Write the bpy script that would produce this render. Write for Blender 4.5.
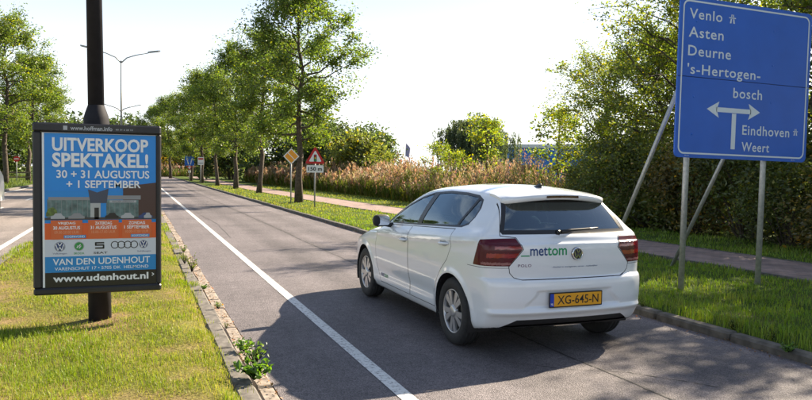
import bpy, math, random
import numpy as np
from mathutils import Matrix, Vector

for o in list(bpy.data.objects):
    bpy.data.objects.remove(o)
scene = bpy.context.scene
COL = scene.collection
R = math.radians

# ------------------------------------------------------------------ camera
YAW, PITCH, ROLL = R(21.24), 0.0424, 0.0142
cam_data = bpy.data.cameras.new('camera')
cam_data.sensor_width = 36.0
cam_data.lens = 36.0 * 696.0 / 812.0
cam_data.clip_start = 0.05
cam_data.clip_end = 3000.0
cam = bpy.data.objects.new('camera', cam_data)
COL.objects.link(cam)
cam.matrix_world = (Matrix.Translation((0, 0, 1.58)) @ Matrix.Rotation(-YAW, 4, 'Z')
                    @ Matrix.Rotation(math.pi / 2 - PITCH, 4, 'X') @ Matrix.Rotation(ROLL, 4, 'Z'))
scene.camera = cam

# ------------------------------------------------------------------ sky and sun
SUN_AZ, SUN_EL = R(70.0), R(33.0)          # azimuth measured clockwise from +Y (along the road)
world = bpy.data.worlds.new('World')
scene.world = world
world.use_nodes = True
wn, wl = world.node_tree.nodes, world.node_tree.links
bg = wn['Background']
sky = wn.new('ShaderNodeTexSky')
sky.sky_type = 'NISHITA'
sky.sun_disc = False
sky.sun_elevation = SUN_EL
sky.sun_rotation = SUN_AZ
sky.air_density = 1.0
sky.dust_density = 1.0
sky.ozone_density = 2.5
# broken cloud cover, laid out over the whole dome
tc = wn.new('ShaderNodeTexCoord')
mp = wn.new('ShaderNodeMapping'); mp.inputs['Scale'].default_value = (1.0, 1.0, 2.6)
nz = wn.new('ShaderNodeTexNoise'); nz.inputs['Scale'].default_value = 2.1
nz.inputs['Detail'].default_value = 7.0; nz.inputs['Roughness'].default_value = 0.58
rp = wn.new('ShaderNodeValToRGB')
rp.color_ramp.elements[0].position = 0.52; rp.color_ramp.elements[0].color = (0.03, 0.03, 0.03, 1)
rp.color_ramp.elements[1].position = 0.76; rp.color_ramp.elements[1].color = (0.85, 0.85, 0.85, 1)
mx = wn.new('ShaderNodeMix'); mx.data_type = 'RGBA'
mx.inputs['B'].default_value = (9.2, 9.4, 9.6, 1)
# white haze that thickens towards the horizon all round
sx_ = wn.new('ShaderNodeSeparateXYZ'); hz = wn.new('ShaderNodeMapRange'); mxm = wn.new('ShaderNodeMath'); mxm.operation = 'MAXIMUM'
hz.inputs['From Min'].default_value = 0.0; hz.inputs['From Max'].default_value = 0.36
hz.inputs['To Min'].default_value = 0.85; hz.inputs['To Max'].default_value = 0.0
wl.new(tc.outputs['Generated'], sx_.inputs['Vector']); wl.new(sx_.outputs['Z'], hz.inputs['Value']); wl.new(hz.outputs['Result'], mxm.inputs[1])
wl.new(tc.outputs['Generated'], mp.inputs['Vector']); wl.new(mp.outputs['Vector'], nz.inputs['Vector'])
wl.new(nz.outputs['Fac'], rp.inputs['Fac']); wl.new(rp.outputs['Color'], mxm.inputs[0]); wl.new(mxm.outputs[0], mx.inputs['Factor'])
wl.new(sky.outputs['Color'], mx.inputs['A']); wl.new(mx.outputs['Result'], bg.inputs['Color'])
bg.inputs['Strength'].default_value = 0.057

sun_data = bpy.data.lights.new('sun', 'SUN')
sun_data.energy = 5.0
sun_data.angle = R(0.53)
sun_data.color = (1.0, 0.86, 0.66)
sun = bpy.data.objects.new('sun', sun_data)
COL.objects.link(sun)
to_sun = Vector((math.sin(SUN_AZ) * math.cos(SUN_EL), math.cos(SUN_AZ) * math.cos(SUN_EL), math.sin(SUN_EL)))
sun.rotation_euler = to_sun.to_track_quat('Z', 'Y').to_euler()

vs = scene.view_settings
vs.view_transform = 'Standard'
vs.look = 'None'
vs.exposure = 1.7
vs.gamma = 1.0
vs.use_curve_mapping = False

# ------------------------------------------------------------------ helpers
def tag(o, label=None, cat=None, group=None, kind=None):
    if label: o['label'] = label
    if cat: o['category'] = cat
    if group: o['group'] = group
    if kind: o['kind'] = kind
    return o

def link(name, me, mat=None, parent=None, loc=None, **kw):
    o = bpy.data.objects.new(name, me)
    COL.objects.link(o)
    if mat is not None and me is not None and len(me.materials) == 0:
        me.materials.append(mat)
    if parent is not None: o.parent = parent
    if loc is not None: o.location = loc
    return tag(o, **kw)

def empty(name, loc=(0, 0, 0), rz=0.0, **kw):
    o = bpy.data.objects.new(name, None)
    o.empty_display_size = 0.2
    COL.objects.link(o)
    o.location = loc
    o.rotation_euler = (0, 0, rz)
    return tag(o, **kw)

def copy_tree(root, loc, rz=0.0, sc=1.0, label=None, name=None):
    def rec(o, parent):
        c = o.copy()
        COL.objects.link(c)
        c.parent = parent
        for ch in o.children:
            rec(ch, c)
        return c
    r = rec(root, None)
    r.location = loc
    r.rotation_euler = (0, 0, rz)
    r.scale = (sc, sc, sc) if not isinstance(sc, tuple) else sc
    if label: r['label'] = label
    return r

def mesh_np(name, V, F, col=None, smooth=False, normals=None):
    V = np.ascontiguousarray(V, dtype=np.float32)
    F = np.ascontiguousarray(F, dtype=np.int32)
    n, k = F.shape
    me = bpy.data.meshes.new(name)
    me.vertices.add(len(V)); me.vertices.foreach_set('co', V.ravel())
    me.loops.add(n * k); me.loops.foreach_set('vertex_index', F.ravel())
    me.polygons.add(n)
    me.polygons.foreach_set('loop_start', np.arange(0, n * k, k, dtype=np.int32))
    me.polygons.foreach_set('loop_total', np.full(n, k, dtype=np.int32))
    me.polygons.foreach_set('use_smooth', np.full(n, bool(smooth)))
    me.update(calc_edges=True)
    if col is not None:
        a = me.attributes.new('Col', 'FLOAT_COLOR', 'POINT')
        c = np.ones((len(V), 4), np.float32); c[:, :3] = col
        a.data.foreach_set('color', c.ravel())
    if normals is not None:
        me.normals_split_custom_set_from_vertices(np.asarray(normals, dtype=np.float32))
    return me

class MB:
    """collects simple shapes, builds them as one mesh"""
    def __init__(s):
        s.v = []; s.f = []; s.sm = []
    def add(s, vs, fs, smooth=False):
        b = len(s.v)
        s.v += [tuple(map(float, p)) for p in vs]
        s.f += [tuple(i + b for i in f) for f in fs]
        s.sm += [smooth] * len(fs)
        return s
    def box(s, x0, x1, y0, y1, z0, z1, bev=0.0):
        if bev <= 0:
            vs = [(x, y, z) for z in (z0, z1) for y in (y0, y1) for x in (x0, x1)]
            return s.add(vs, [(0, 2, 3, 1), (4, 5, 7, 6), (0, 1, 5, 4), (2, 6, 7, 3), (0, 4, 6, 2), (1, 3, 7, 5)])
        b = min(bev, abs(x1 - x0) / 2.01, abs(y1 - y0) / 2.01, abs(z1 - z0) / 2.01)
        c = np.array([(x0 + x1) / 2, (y0 + y1) / 2, (z0 + z1) / 2]); h = np.array([x1 - x0, y1 - y0, z1 - z0]) / 2
        vs = []; idx = {}
        for sx in (-1, 1):
            for sy in (-1, 1):
                for sz in (-1, 1):
                    for ax in range(3):
                        q = np.array([sx, sy, sz], float) * (h - b)
                        q[ax] = (sx, sy, sz)[ax] * h[ax]
                        idx[(sx, sy, sz, ax)] = len(vs); vs.append(c + q)
        fs = []
        I = lambda sx, sy, sz, ax: idx[(sx, sy, sz, ax)]
        for sg in (-1, 1):
            for ax in range(3):
                o = [a for a in range(3) if a != ax]
                ring = []
                for (p, q) in ((-1, -1), (1, -1), (1, 1), (-1, 1)):
                    t = [0, 0, 0]; t[ax] = sg; t[o[0]] = p; t[o[1]] = q
                    ring.append(I(*t, ax))
                fs.append(tuple(ring))
        for ax in range(3):
            o = [a for a in range(3) if a != ax]
            for p in (-1, 1):
                for q in (-1, 1):
                    ring = []
                    for e, w in ((-1, o[0]), (1, o[0]), (1, o[1]), (-1, o[1])):
                        t = [0, 0, 0]; t[ax] = e; t[o[0]] = p; t[o[1]] = q
                        ring.append(I(*t, w))
                    fs.append(tuple(ring))
        for sx in (-1, 1):
            for sy in (-1, 1):
                for sz in (-1, 1):
                    fs.append((I(sx, sy, sz, 0), I(sx, sy, sz, 1), I(sx, sy, sz, 2)))
        return s.add(vs, fs)
    def tube(s, pts, rad, n=8, caps=True, smooth=True):
        pts = [np.array(p, float) for p in pts]
        if not hasattr(rad, '__len__'): rad = [rad] * len(pts)
        vs = []; fs = []
        ref = np.array([0.31, 0.17, 0.93])
        for i, p in enumerate(pts):
            d = pts[min(i + 1, len(pts) - 1)] - pts[max(i - 1, 0)]
            d /= (np.linalg.norm(d) + 1e-9)
            r_ = ref if abs(d @ ref) < 0.93 else np.array([1.0, 0.05, 0.1])
            a = np.cross(d, r_); a /= np.linalg.norm(a); b = np.cross(d, a)
            for k in range(n):
                t = 2 * math.pi * k / n
                vs.append(p + rad[i] * (a * math.cos(t) + b * math.sin(t)))
        for i in range(len(pts) - 1):
            for k in range(n):
                k2 = (k + 1) % n
                fs.append((i * n + k, i * n + k2, (i + 1) * n + k2, (i + 1) * n + k))
        s.add(vs, fs, smooth)
        if caps:
            b = len(s.v) - len(vs)
            s.f += [tuple(b + k for k in range(n))[::-1], tuple(b + (len(pts) - 1) * n + k for k in range(n))]
            s.sm += [False, False]
        return s
    def lathe(s, prof, n=32, axis='x', origin=(0, 0, 0), smooth=True, closed=False):
        """prof: (along axis, radius)"""
        vs = []; fs = []; m = len(prof)
        for k in range(n):
            t = 2 * math.pi * k / n
            c_, s_ = math.cos(t), math.sin(t)
            for a, r in prof:
                if axis == 'x': p = (a, r * c_, r * s_)
                elif axis == 'y': p = (r * c_, a, r * s_)
                else: p = (r * c_, r * s_, a)
                vs.append((p[0] + origin[0], p[1] + origin[1], p[2] + origin[2]))
        for k in range(n):
            k2 = (k + 1) % n
            for i in range(m - 1 + (1 if closed else 0)):
                j = (i + 1) % m
                fs.append((k * m + i, k * m + j, k2 * m + j, k2 * m + i))
        return s.add(vs, fs, smooth)
    def prism(s, poly, o, u, v, n, d):
        """extrude 2D polygon poly lying at o + a*u + b*v by d along n"""
        o, u, v, n = (np.array(q, float) for q in (o, u, v, n))
        m = len(poly)
        a = [o + p[0] * u + p[1] * v for p in poly]
        b = [q + n * d for q in a]
        fs = [tuple(range(m))[::-1], tuple(range(m, 2 * m))]
        fs += [(i, (i + 1) % m, m + (i + 1) % m, m + i) for i in range(m)]
        return s.add(a + b, fs)
    def build(s, name, mat=None, parent=None, loc=None, **kw):
        me = s.mesh(name)
        return link(name, me, mat, parent, loc, **kw)
    def mesh(s, name):
        me = bpy.data.meshes.new(name)
        me.from_pydata(s.v, [], s.f)
        me.polygons.foreach_set('use_smooth', np.array(s.sm, bool))
        me.update()
        return me

def circle(r, n=24, cx=0.0, cy=0.0):
    return [(cx + r * math.cos(2 * math.pi * k / n), cy + r * math.sin(2 * math.pi * k / n)) for k in range(n)]

def rrect(x0, x1, y0, y1, r, n=5):
    out = []
    for cx, cy, a0 in ((x1 - r, y1 - r, 0), (x0 + r, y1 - r, 90), (x0 + r, y0 + r, 180), (x1 - r, y0 + r, 270)):
        for k in range(n + 1):
            a = R(a0 + 90 * k / n)
            out.append((cx + r * math.cos(a), cy + r * math.sin(a)))
    return out

# ---- lettering: 2D outline meshes from the built-in font
def text2d(body, width=None, height=None, bold=0.0, spacing=1.0, shear=0.0):
    cu = bpy.data.curves.new('lettering', 'FONT')
    cu.body = body; cu.offset = bold; cu.resolution_u = 3; cu.space_character = spacing; cu.shear = shear
    ob = bpy.data.objects.new('lettering', cu)
    COL.objects.link(ob)
    dg = bpy.context.evaluated_depsgraph_get()
    me = bpy.data.meshes.new_from_object(ob.evaluated_get(dg))
    V = np.array([v.co[:2] for v in me.vertices])
    F = [tuple(p.vertices) for p in me.polygons]
    bpy.data.objects.remove(ob); bpy.data.curves.remove(cu); bpy.data.meshes.remove(me)
    lo, hi = V.min(0), V.max(0)
    V = (V - lo)
    w, h = hi - lo
    sx = width / w if width else None
    sy = height / h if height else None
    if sx is None: sx = sy
    if sy is None: sy = sx
    return V * np.array([sx, sy]), F

def flat(mb, V, F, x, y, o, u, v, align='l'):
    """lay a 2D mesh (V,F) with its lower left at (x,y) onto plane o,u,v"""
    o, u, v = (np.array(q, float) for q in (o, u, v))
    w = V[:, 0].max()
    dx = {'l': 0, 'c': -w / 2, 'r': -w}[align]
    mb.add([o + (p[0] + x + dx) * u + (p[1] + y) * v for p in V], F)

# ------------------------------------------------------------------ materials
def newmat(name):
    m = bpy.data.materials.new(name)
    m.use_nodes = True
    return m, m.node_tree.nodes, m.node_tree.links, m.node_tree.nodes['Principled BSDF']

def simple(name, col, rough=0.6, metal=0.0, spec=0.5, noise=0.0, nscale=20.0, bump=0.0, coat=0.0, emit=None):
    m, n, l, b = newmat(name)
    b.inputs['Base Color'].default_value = (*col, 1)
    b.inputs['Roughness'].default_value = rough
    b.inputs['Metallic'].default_value = metal
    b.inputs['Specular IOR Level'].default_value = spec
    b.inputs['Coat Weight'].default_value = coat
    b.inputs['Coat Roughness'].default_value = 0.04
    if noise > 0 or bump > 0:
        t = n.new('ShaderNodeTexCoord'); z = n.new('ShaderNodeTexNoise')
        z.inputs['Scale'].default_value = nscale; z.inputs['Detail'].default_value = 6
        l.new(t.outputs['Object'], z.inputs['Vector'])
        if noise > 0:
            r = n.new('ShaderNodeMapRange')
            r.inputs['To Min'].default_value = 1 - noise; r.inputs['To Max'].default_value = 1 + noise
            r.inputs['From Min'].default_value = 0.3; r.inputs['From Max'].default_value = 0.7
            l.new(z.outputs['Fac'], r.inputs['Value'])
            mu = n.new('ShaderNodeVectorMath'); mu.operation = 'SCALE'
            mu.inputs[0].default_value = col
            l.new(r.outputs['Result'], mu.inputs['Scale']); l.new(mu.outputs['Vector'], b.inputs['Base Color'])
        if bump > 0:
            bp = n.new('ShaderNodeBump'); bp.inputs['Strength'].default_value = bump; bp.inputs['Distance'].default_value = 0.01
            l.new(z.outputs['Fac'], bp.inputs['Height']); l.new(bp.outputs['Normal'], b.inputs['Normal'])
    if emit:
        b.inputs['Emission Color'].default_value = (*emit[:3], 1); b.inputs['Emission Strength'].default_value = emit[3]
    return m

def leaf_mat(name, trans=0.56, gloss=0.05):
    m, n, l, b = newmat(name)
    out = n['Material Output']
    a = n.new('ShaderNodeAttribute'); a.attribute_name = 'Col'
    d = n.new('ShaderNodeBsdfDiffuse'); t = n.new('ShaderNodeBsdfTranslucent'); g = n.new('ShaderNodeBsdfGlossy')
    g.inputs['Roughness'].default_value = 0.45
    hs = n.new('ShaderNodeHueSaturation'); hs.inputs['Hue'].default_value = 0.487; hs.inputs['Saturation'].default_value = 1.12; hs.inputs['Value'].default_value = 1.5
    m1 = n.new('ShaderNodeMixShader'); m2 = n.new('ShaderNodeMixShader')
    m1.inputs['Fac'].default_value = trans; m2.inputs['Fac'].default_value = gloss
    l.new(a.outputs['Color'], d.inputs['Color']); l.new(a.outputs['Color'], hs.inputs['Color']); l.new(hs.outputs['Color'], t.inputs['Color'])
    l.new(d.outputs[0], m1.inputs[1]); l.new(t.outputs[0], m1.inputs[2])
    l.new(m1.outputs[0], m2.inputs[1]); l.new(g.outputs[0], m2.inputs[2]); l.new(m2.outputs[0], out.inputs['Surface'])
    return m

def asphalt(name, c1, c2, patch=0.25):
    m, n, l, b = newmat(name)
    g = n.new('ShaderNodeNewGeometry')
    def noise(sc, det=4, rough=0.55):
        z = n.new('ShaderNodeTexNoise'); z.inputs['Scale'].default_value = sc; z.inputs['Detail'].default_value = det
        z.inputs['Roughness'].default_value = rough
        l.new(g.outputs['Position'], z.inputs['Vector']); return z
    big = noise(0.55, 5, 0.6); mid = noise(9.0, 5, 0.7); fine = noise(120.0, 2, 0.6)
    vo = n.new('ShaderNodeTexVoronoi'); vo.inputs['Scale'].default_value = 150.0
    l.new(g.outputs['Position'], vo.inputs['Vector'])
    # aggregate stones of different greys
    st = n.new('ShaderNodeValToRGB'); e = st.color_ramp.elements
    e[0].position = 0.1; e[0].color = (*[c * 0.7 for c in c1], 1); e[1].position = 0.95; e[1].color = (*[c * 1.4 for c in c2], 1)
    m_ = e.new(0.6); m_.color = (*c2, 1)
    sp = n.new('ShaderNodeSeparateColor'); l.new(vo.outputs['Color'], sp.inputs['Color']); l.new(sp.outputs[0], st.inputs['Fac'])
    def scale_by(col, src, lo, hi, f0=0.3, f1=0.7):
        r = n.new('ShaderNodeMapRange'); r.inputs['From Min'].default_value = f0; r.inputs['From Max'].default_value = f1
        r.inputs['To Min'].default_value = lo; r.inputs['To Max'].default_value = hi
        l.new(src, r.inputs['Value'])
        v = n.new('ShaderNodeVectorMath'); v.operation = 'SCALE'
        l.new(col, v.inputs[0]); l.new(r.outputs['Result'], v.inputs['Scale']); return v.outputs['Vector']
    c = scale_by(st.outputs['Color'], big.outputs['Fac'], 1 - patch, 1 + patch)
    c = scale_by(c, mid.outputs['Fac'], 0.78, 1.18)
    c = scale_by(c, fine.outputs['Fac'], 0.75, 1.25)
    # streaks worn along the driving direction
    mpn = n.new('ShaderNodeMapping'); mpn.inputs['Scale'].default_value = (2.2, 0.05, 1.0)
    l.new(g.outputs['Position'], mpn.inputs['Vector'])
    zs = n.new('ShaderNodeTexNoise'); zs.inputs['Scale'].default_value = 1.0; zs.inputs['Detail'].default_value = 3
    l.new(mpn.outputs['Vector'], zs.inputs['Vector'])
    c = scale_by(c, zs.outputs['Fac'], 0.85, 1.15)
    # rubbered wheel tracks either side of the lane middle, drip line between them
    sx = n.new('ShaderNodeSeparateXYZ'); l.new(g.outputs['Position'], sx.inputs['Vector'])
    def ma(op, a_, b_=0.0):
        q = n.new('ShaderNodeMath'); q.operation = op
        for i_, v_ in ((0, a_), (1, b_)):
            if hasattr(v_, 'is_linked'): l.new(v_, q.inputs[i_])
            else: q.inputs[i_].default_value = v_
        return q.outputs[0]
    tw = ma('ABSOLUTE', ma('SUBTRACT', ma('ABSOLUTE', ma('SUBTRACT', sx.outputs['X'], 3.52)), .74))
    c = scale_by(c, tw, .84, 1.04, .08, .42)
    dr = ma('ADD', ma('ABSOLUTE', ma('SUBTRACT', sx.outputs['X'], 3.52)), ma('MULTIPLY', mid.outputs['Fac'], .25))
    c = scale_by(c, dr, .86, 1.0, .1, .3)
    l.new(c, b.inputs['Base Color'])
    b.inputs['Roughness'].default_value = 0.72
    b.inputs['Specular IOR Level'].default_value = 0.35
    bp = n.new('ShaderNodeBump'); bp.inputs['Strength'].default_value = 0.9; bp.inputs['Distance'].default_value = 0.006
    l.new(vo.outputs['Distance'], bp.inputs['Height']); l.new(bp.outputs['Normal'], b.inputs['Normal'])
    return m

def ground_mat(name, ca, cb, cc, sc=1.2):
    m, n, l, b = newmat(name)
    g = n.new('ShaderNodeNewGeometry')
    z1 = n.new('ShaderNodeTexNoise'); z1.inputs['Scale'].default_value = sc; z1.inputs['Detail'].default_value = 8; z1.inputs['Roughness'].default_value = 0.65
    z2 = n.new('ShaderNodeTexNoise'); z2.inputs['Scale'].default_value = 38.0; z2.inputs['Detail'].default_value = 4
    l.new(g.outputs['Position'], z1.inputs['Vector']); l.new(g.outputs['Position'], z2.inputs['Vector'])
    r = n.new('ShaderNodeValToRGB'); e = r.color_ramp.elements
    e[0].position = 0.35; e[0].color = (*ca, 1); e[1].position = 0.68; e[1].color = (*cc, 1)
    q = e.new(0.52); q.color = (*cb, 1)
    l.new(z1.outputs['Fac'], r.inputs['Fac'])
    rr = n.new('ShaderNodeMapRange'); rr.inputs['From Min'].default_value = 0.3; rr.inputs['From Max'].default_value = 0.7
    rr.inputs['To Min'].default_value = 0.65; rr.inputs['To Max'].default_value = 1.3
    l.new(z2.outputs['Fac'], rr.inputs['Value'])
    v = n.new('ShaderNodeVectorMath'); v.operation = 'SCALE'
    l.new(r.outputs['Color'], v.inputs[0]); l.new(rr.outputs['Result'], v.inputs['Scale']); l.new(v.outputs['Vector'], b.inputs['Base Color'])
    b.inputs['Roughness'].default_value = 0.95; b.inputs['Specular IOR Level'].default_value = 0.1
    bp = n.new('ShaderNodeBump'); bp.inputs['Strength'].default_value = 0.6; bp.inputs['Distance'].default_value = 0.03
    l.new(z2.outputs['Fac'], bp.inputs['Height']); l.new(bp.outputs['Normal'], b.inputs['Normal'])
    return m

def worn_paint(name, col, under, thr=0.36):
    m, n, l, b = newmat(name)
    g = n.new('ShaderNodeNewGeometry')
    z = n.new('ShaderNodeTexNoise'); z.inputs['Scale'].default_value = 26.0; z.inputs['Detail'].default_value = 7; z.inputs['Roughness'].default_value = 0.72
    l.new(g.outputs['Position'], z.inputs['Vector'])
    r = n.new('ShaderNodeValToRGB'); e = r.color_ramp.elements
    e[0].position = thr - 0.05; e[0].color = (*under, 1); e[1].position = thr + 0.06; e[1].color = (*col, 1)
    l.new(z.outputs['Fac'], r.inputs['Fac']); l.new(r.outputs['Color'], b.inputs['Base Color'])
    b.inputs['Roughness'].default_value = 0.7
    return m

def brick_path_mat(name):
    m, n, l, b = newmat(name)
    g = n.new('ShaderNodeNewGeometry')
    br = n.new('ShaderNodeTexBrick')
    br.inputs['Color1'].default_value = (0.30, 0.20, 0.17, 1); br.inputs['Color2'].default_value = (0.24, 0.17, 0.155, 1)
    br.inputs['Mortar'].default_value = (0.14, 0.11, 0.09, 1)
    br.inputs['Scale'].default_value = 1.0; br.inputs['Mortar Size'].default_value = 0.008
    br.inputs['Brick Width'].default_value = 0.21; br.inputs['Row Height'].default_value = 0.105
    l.new(g.outputs['Position'], br.inputs['Vector'])
    z = n.new('ShaderNodeTexNoise'); z.inputs['Scale'].default_value = 3.0; z.inputs['Detail'].default_value = 8
    l.new(g.outputs['Position'], z.inputs['Vector'])
    r = n.new('ShaderNodeMapRange'); r.inputs['From Min'].default_value = 0.3; r.inputs['From Max'].default_value = 0.7
    r.inputs['To Min'].default_value = 0.7; r.inputs['To Max'].default_value = 1.3
    l.new(z.outputs['Fac'], r.inputs['Value'])
    v = n.new('ShaderNodeVectorMath'); v.operation = 'SCALE'
    l.new(br.outputs['Color'], v.inputs[0]); l.new(r.outputs['Result'], v.inputs['Scale']); l.new(v.outputs['Vector'], b.inputs['Base Color'])
    b.inputs['Roughness'].default_value = 0.85
    return m

def glass_mat(name, tint, refl=1.0, base=0.06):
    m, n, l, b = newmat(name)
    out = n['Material Output']
    t = n.new('ShaderNodeBsdfTransparent'); t.inputs['Color'].default_value = (*tint, 1)
    g = n.new('ShaderNodeBsdfGlossy'); g.inputs['Roughness'].default_value = 0.01; g.inputs['Color'].default_value = (0.80, 0.92, 0.97, 1)
    f = n.new('ShaderNodeFresnel'); f.inputs['IOR'].default_value = 1.52
    ma = n.new('ShaderNodeMath'); ma.operation = 'MULTIPLY_ADD'; ma.inputs[1].default_value = refl; ma.inputs[2].default_value = base
    ma.use_clamp = True
    mxs = n.new('ShaderNodeMixShader')
    l.new(f.outputs['Fac'], ma.inputs[0]); l.new(ma.outputs[0], mxs.inputs['Fac'])
    l.new(t.outputs[0], mxs.inputs[1]); l.new(g.outputs[0], mxs.inputs[2]); l.new(mxs.outputs[0], out.inputs['Surface'])
    return m

M = dict(
    asphalt=asphalt('asphalt', (0.108, 0.095, 0.100), (0.156, 0.137, 0.142)),
    asphalt2=asphalt('asphalt_old', (0.150, 0.130, 0.122), (0.21, 0.18, 0.165)),
    paint=worn_paint('road_paint', (0.66, 0.65, 0.62), (0.22, 0.20, 0.19), 0.43),
    grass_ground=ground_mat('lawn_soil', (0.23, 0.155, 0.085), (0.15, 0.13, 0.04), (0.13, 0.15, 0.03)),
    verge_ground=ground_mat('verge_soil', (0.045, 0.075, 0.015), (0.07, 0.105, 0.02), (0.12, 0.11, 0.04)),
    far_ground=ground_mat('field_soil', (0.07, 0.09, 0.02), (0.09, 0.11, 0.025), (0.12, 0.12, 0.04), 0.2),
    kerb=simple('kerb_concrete', (0.125, 0.112, 0.098), 0.9, noise=0.5, nscale=14, bump=0.4),
    kerb_dark=simple('kerb_weathered', (0.10, 0.09, 0.076), 0.92, noise=0.45, nscale=9, bump=0.5),
    gutter=simple('gutter_concrete', (0.27, 0.225, 0.185), 0.9, noise=0.5, nscale=10, bump=0.4),
    path=brick_path_mat('path_brick'),
    tar=simple('tar_joint', (0.045, 0.04, 0.038), 0.8, noise=0.3, nscale=30),
    leaf=leaf_mat('leaf'),
    grass=leaf_mat('grass_blade', 0.4, 0.03),
    reed=leaf_mat('reed', 0.35, 0.02),
    bark=simple('bark', (0.075, 0.058, 0.042), 0.95, noise=0.5, nscale=12, bump=0.9),
    dark_metal=simple('dark_metal', (0.030, 0.030, 0.034), 0.45, 0.0, noise=0.2, nscale=6),
    pole_dark=simple('pole_paint', (0.020, 0.019, 0.024), 0.7, 0.0, 0.2, noise=0.25, nscale=8),
    galv=simple('galvanised', (0.42, 0.43, 0.43), 0.5, 0.55, noise=0.18, nscale=25),
    grey_pole=simple('grey_pole', (0.30, 0.30, 0.29), 0.55, 0.3, noise=0.15, nscale=20),
    sign_blue=simple('sign_blue', (0.012, 0.115, 0.57), 0.38, noise=0.06, nscale=2.5),
    sign_white=simple('sign_white', (0.70, 0.76, 0.82), 0.45),
    sign_back=simple('sign_back', (0.33, 0.34, 0.35), 0.5, 0.4),
)
# ------------------------------------------------------------------ ground, roads, verges
def hgt(x, y):
    """height of the grass verges"""
    x = np.asarray(x, float); y = np.asarray(y, float)
    return (0.085 + 0.018 * np.sin(1.7 * x + 0.9 * y) + 0.014 * np.sin(2.9 * y - 1.3 * x + 1.0)
            + 0.012 * np.sin(5.1 * x + 3.7 * y))

def path_c(y):
    """centre line of the cycle path"""
    return np.interp(y, [-60, 8, 12, 26, 45, 70, 110, 200], [9.9, 9.8, 9.7, 8.8, 8.2, 8.2, 8.6, 9.5])

def sheet(name, x0, x1, y0, y1, z, mat, nx=1, ny=1, **kw):
    xs = np.linspace(x0, x1, nx + 1); ys = np.linspace(y0, y1, ny + 1)
    X, Y = np.meshgrid(xs, ys)
    V = np.stack([X.ravel(), Y.ravel(), np.full(X.size, z)], 1)
    i = np.arange(ny)[:, None] * (nx + 1) + np.arange(nx)[None, :]
    F = np.stack([i, i + 1, i + nx + 2, i + nx + 1], -1).reshape(-1, 4)
    return link(name, mesh_np(name, V, F), mat, **kw)

def terrain(name, xs, ys, mat, edge=None, **kw):
    X, Y = np.meshgrid(xs, ys)
    Z = hgt(X, Y)
    if edge is not None: Z = edge(X, Y, Z)
    V = np.stack([X.ravel(), Y.ravel(), Z.ravel()], 1)
    nx, ny = len(xs) - 1, len(ys) - 1
    i = np.arange(ny)[:, None] * (nx + 1) + np.arange(nx)[None, :]
    F = np.stack([i, i + 1, i + nx + 2, i + nx + 1], -1).reshape(-1, 4)
    return link(name, mesh_np(name, V, F, smooth=True), mat, **kw)

sheet('ground', -900, 900, -300, 1500, -0.06, M['far_ground'], kind='structure')
sheet('road', 0.93, 5.27, -30, 420, 0.0, M['asphalt'], kind='structure')
sheet('opposite_road', -7.2, -2.0, -30, 420, 0.0, M['asphalt2'], kind='structure')
LEFT_E, RIGHT_S = 0.645, 5.37
ysv = np.concatenate([np.arange(-12, 30, 0.2), np.arange(30, 80, 1.0), np.arange(80, 421, 10.0)])
terrain('grass_verge', np.linspace(-2.0, LEFT_E, 16), ysv, M['grass_ground'],
        edge=lambda X, Y, Z: np.where(X < -1.95, 0.004, np.where(X > .64, .03, np.minimum(Z, .065 + (.635 - X) * .3))), kind='structure')
def right_edge(X, Y, Z):
    c = path_c(Y); flatp = np.clip(1.4 - np.abs(X - c), 0, 0.4) / 0.4
    Z = np.where(X < 5.38, .02, np.where(X < 5.62, np.minimum(Z, .07 + (X - 5.37) * .15), Z))
    return Z * (1 - flatp) + 0.07 * flatp
terrain('roadside_verge', np.concatenate([np.linspace(RIGHT_S, 14, 44), np.linspace(14.8, 60, 14), [120, 300, 880]]), ysv,
        M['verge_ground'], edge=right_edge, kind='structure')
terrain('far_verge', np.concatenate([[-880, -300, -120], np.linspace(-60, -7.4, 30)]), ysv, M['verge_ground'], kind='structure')

# painted lines
def line(name, x, w, y0, y1, parent=None):
    return sheet(name, x - w / 2, x + w / 2, y0, y1, 0.004, M['paint'], 1, 60, kind='structure')
line('edge_line', 1.76, 0.11, -10, 420)
line('edge_line', -2.40, 0.12, -10, 420)
line('edge_line', -6.9, 0.12, -10, 420)
for k in range(12):
    sheet('lane_dash', -4.65, -4.53, 8.3 + 9 * k, 11.3 + 9 * k, 0.004, M['paint'], kind='structure')

# tar joint and cracks in the asphalt
rng = np.random.default_rng(11)
def crack(name, pts, w):
    pts = np.array(pts, float)
    t = np.linspace(0, 1, int(40 + np.ptp(pts[:, 1]) * 6)); s = np.linspace(0, 1, len(pts))
    x = np.interp(t, s, pts[:, 0]) + np.cumsum(rng.normal(0, 0.006, len(t))) * 0.6; y = np.interp(t, s, pts[:, 1])
    ww = w * (0.35 + np.abs(rng.normal(0, 0.7, len(t))))
    V = np.concatenate([np.stack([x - ww / 2, y, np.full_like(x, 0.003)], 1), np.stack([x + ww / 2, y, np.full_like(x, 0.003)], 1)])
    n = len(t); i = np.arange(n - 1)
    F = np.stack([i, n + i, n + i + 1, i + 1], 1)
    return link(name, mesh_np(name, V, F), M['tar'], kind='structure')
crack('tar_joint', [(3.50, 3.0), (3.42, 12), (3.50, 30), (3.52, 60)], 0.022)
crack('road_crack', [(2.9, 5.0), (3.25, 4.7), (3.7, 4.45), (4.1, 3.9)], 0.012)
crack('road_crack', [(2.0, 16.0), (2.1, 20.0), (1.95, 26.0)], 0.015)
for yy in (12.8, 21.5, 33.0):
    pts = [(1.0, yy), (2.2, yy + 0.06), (3.6, yy - 0.05), (5.2, yy + 0.04)]
    crack('road_crack', pts, 0.010)

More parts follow.
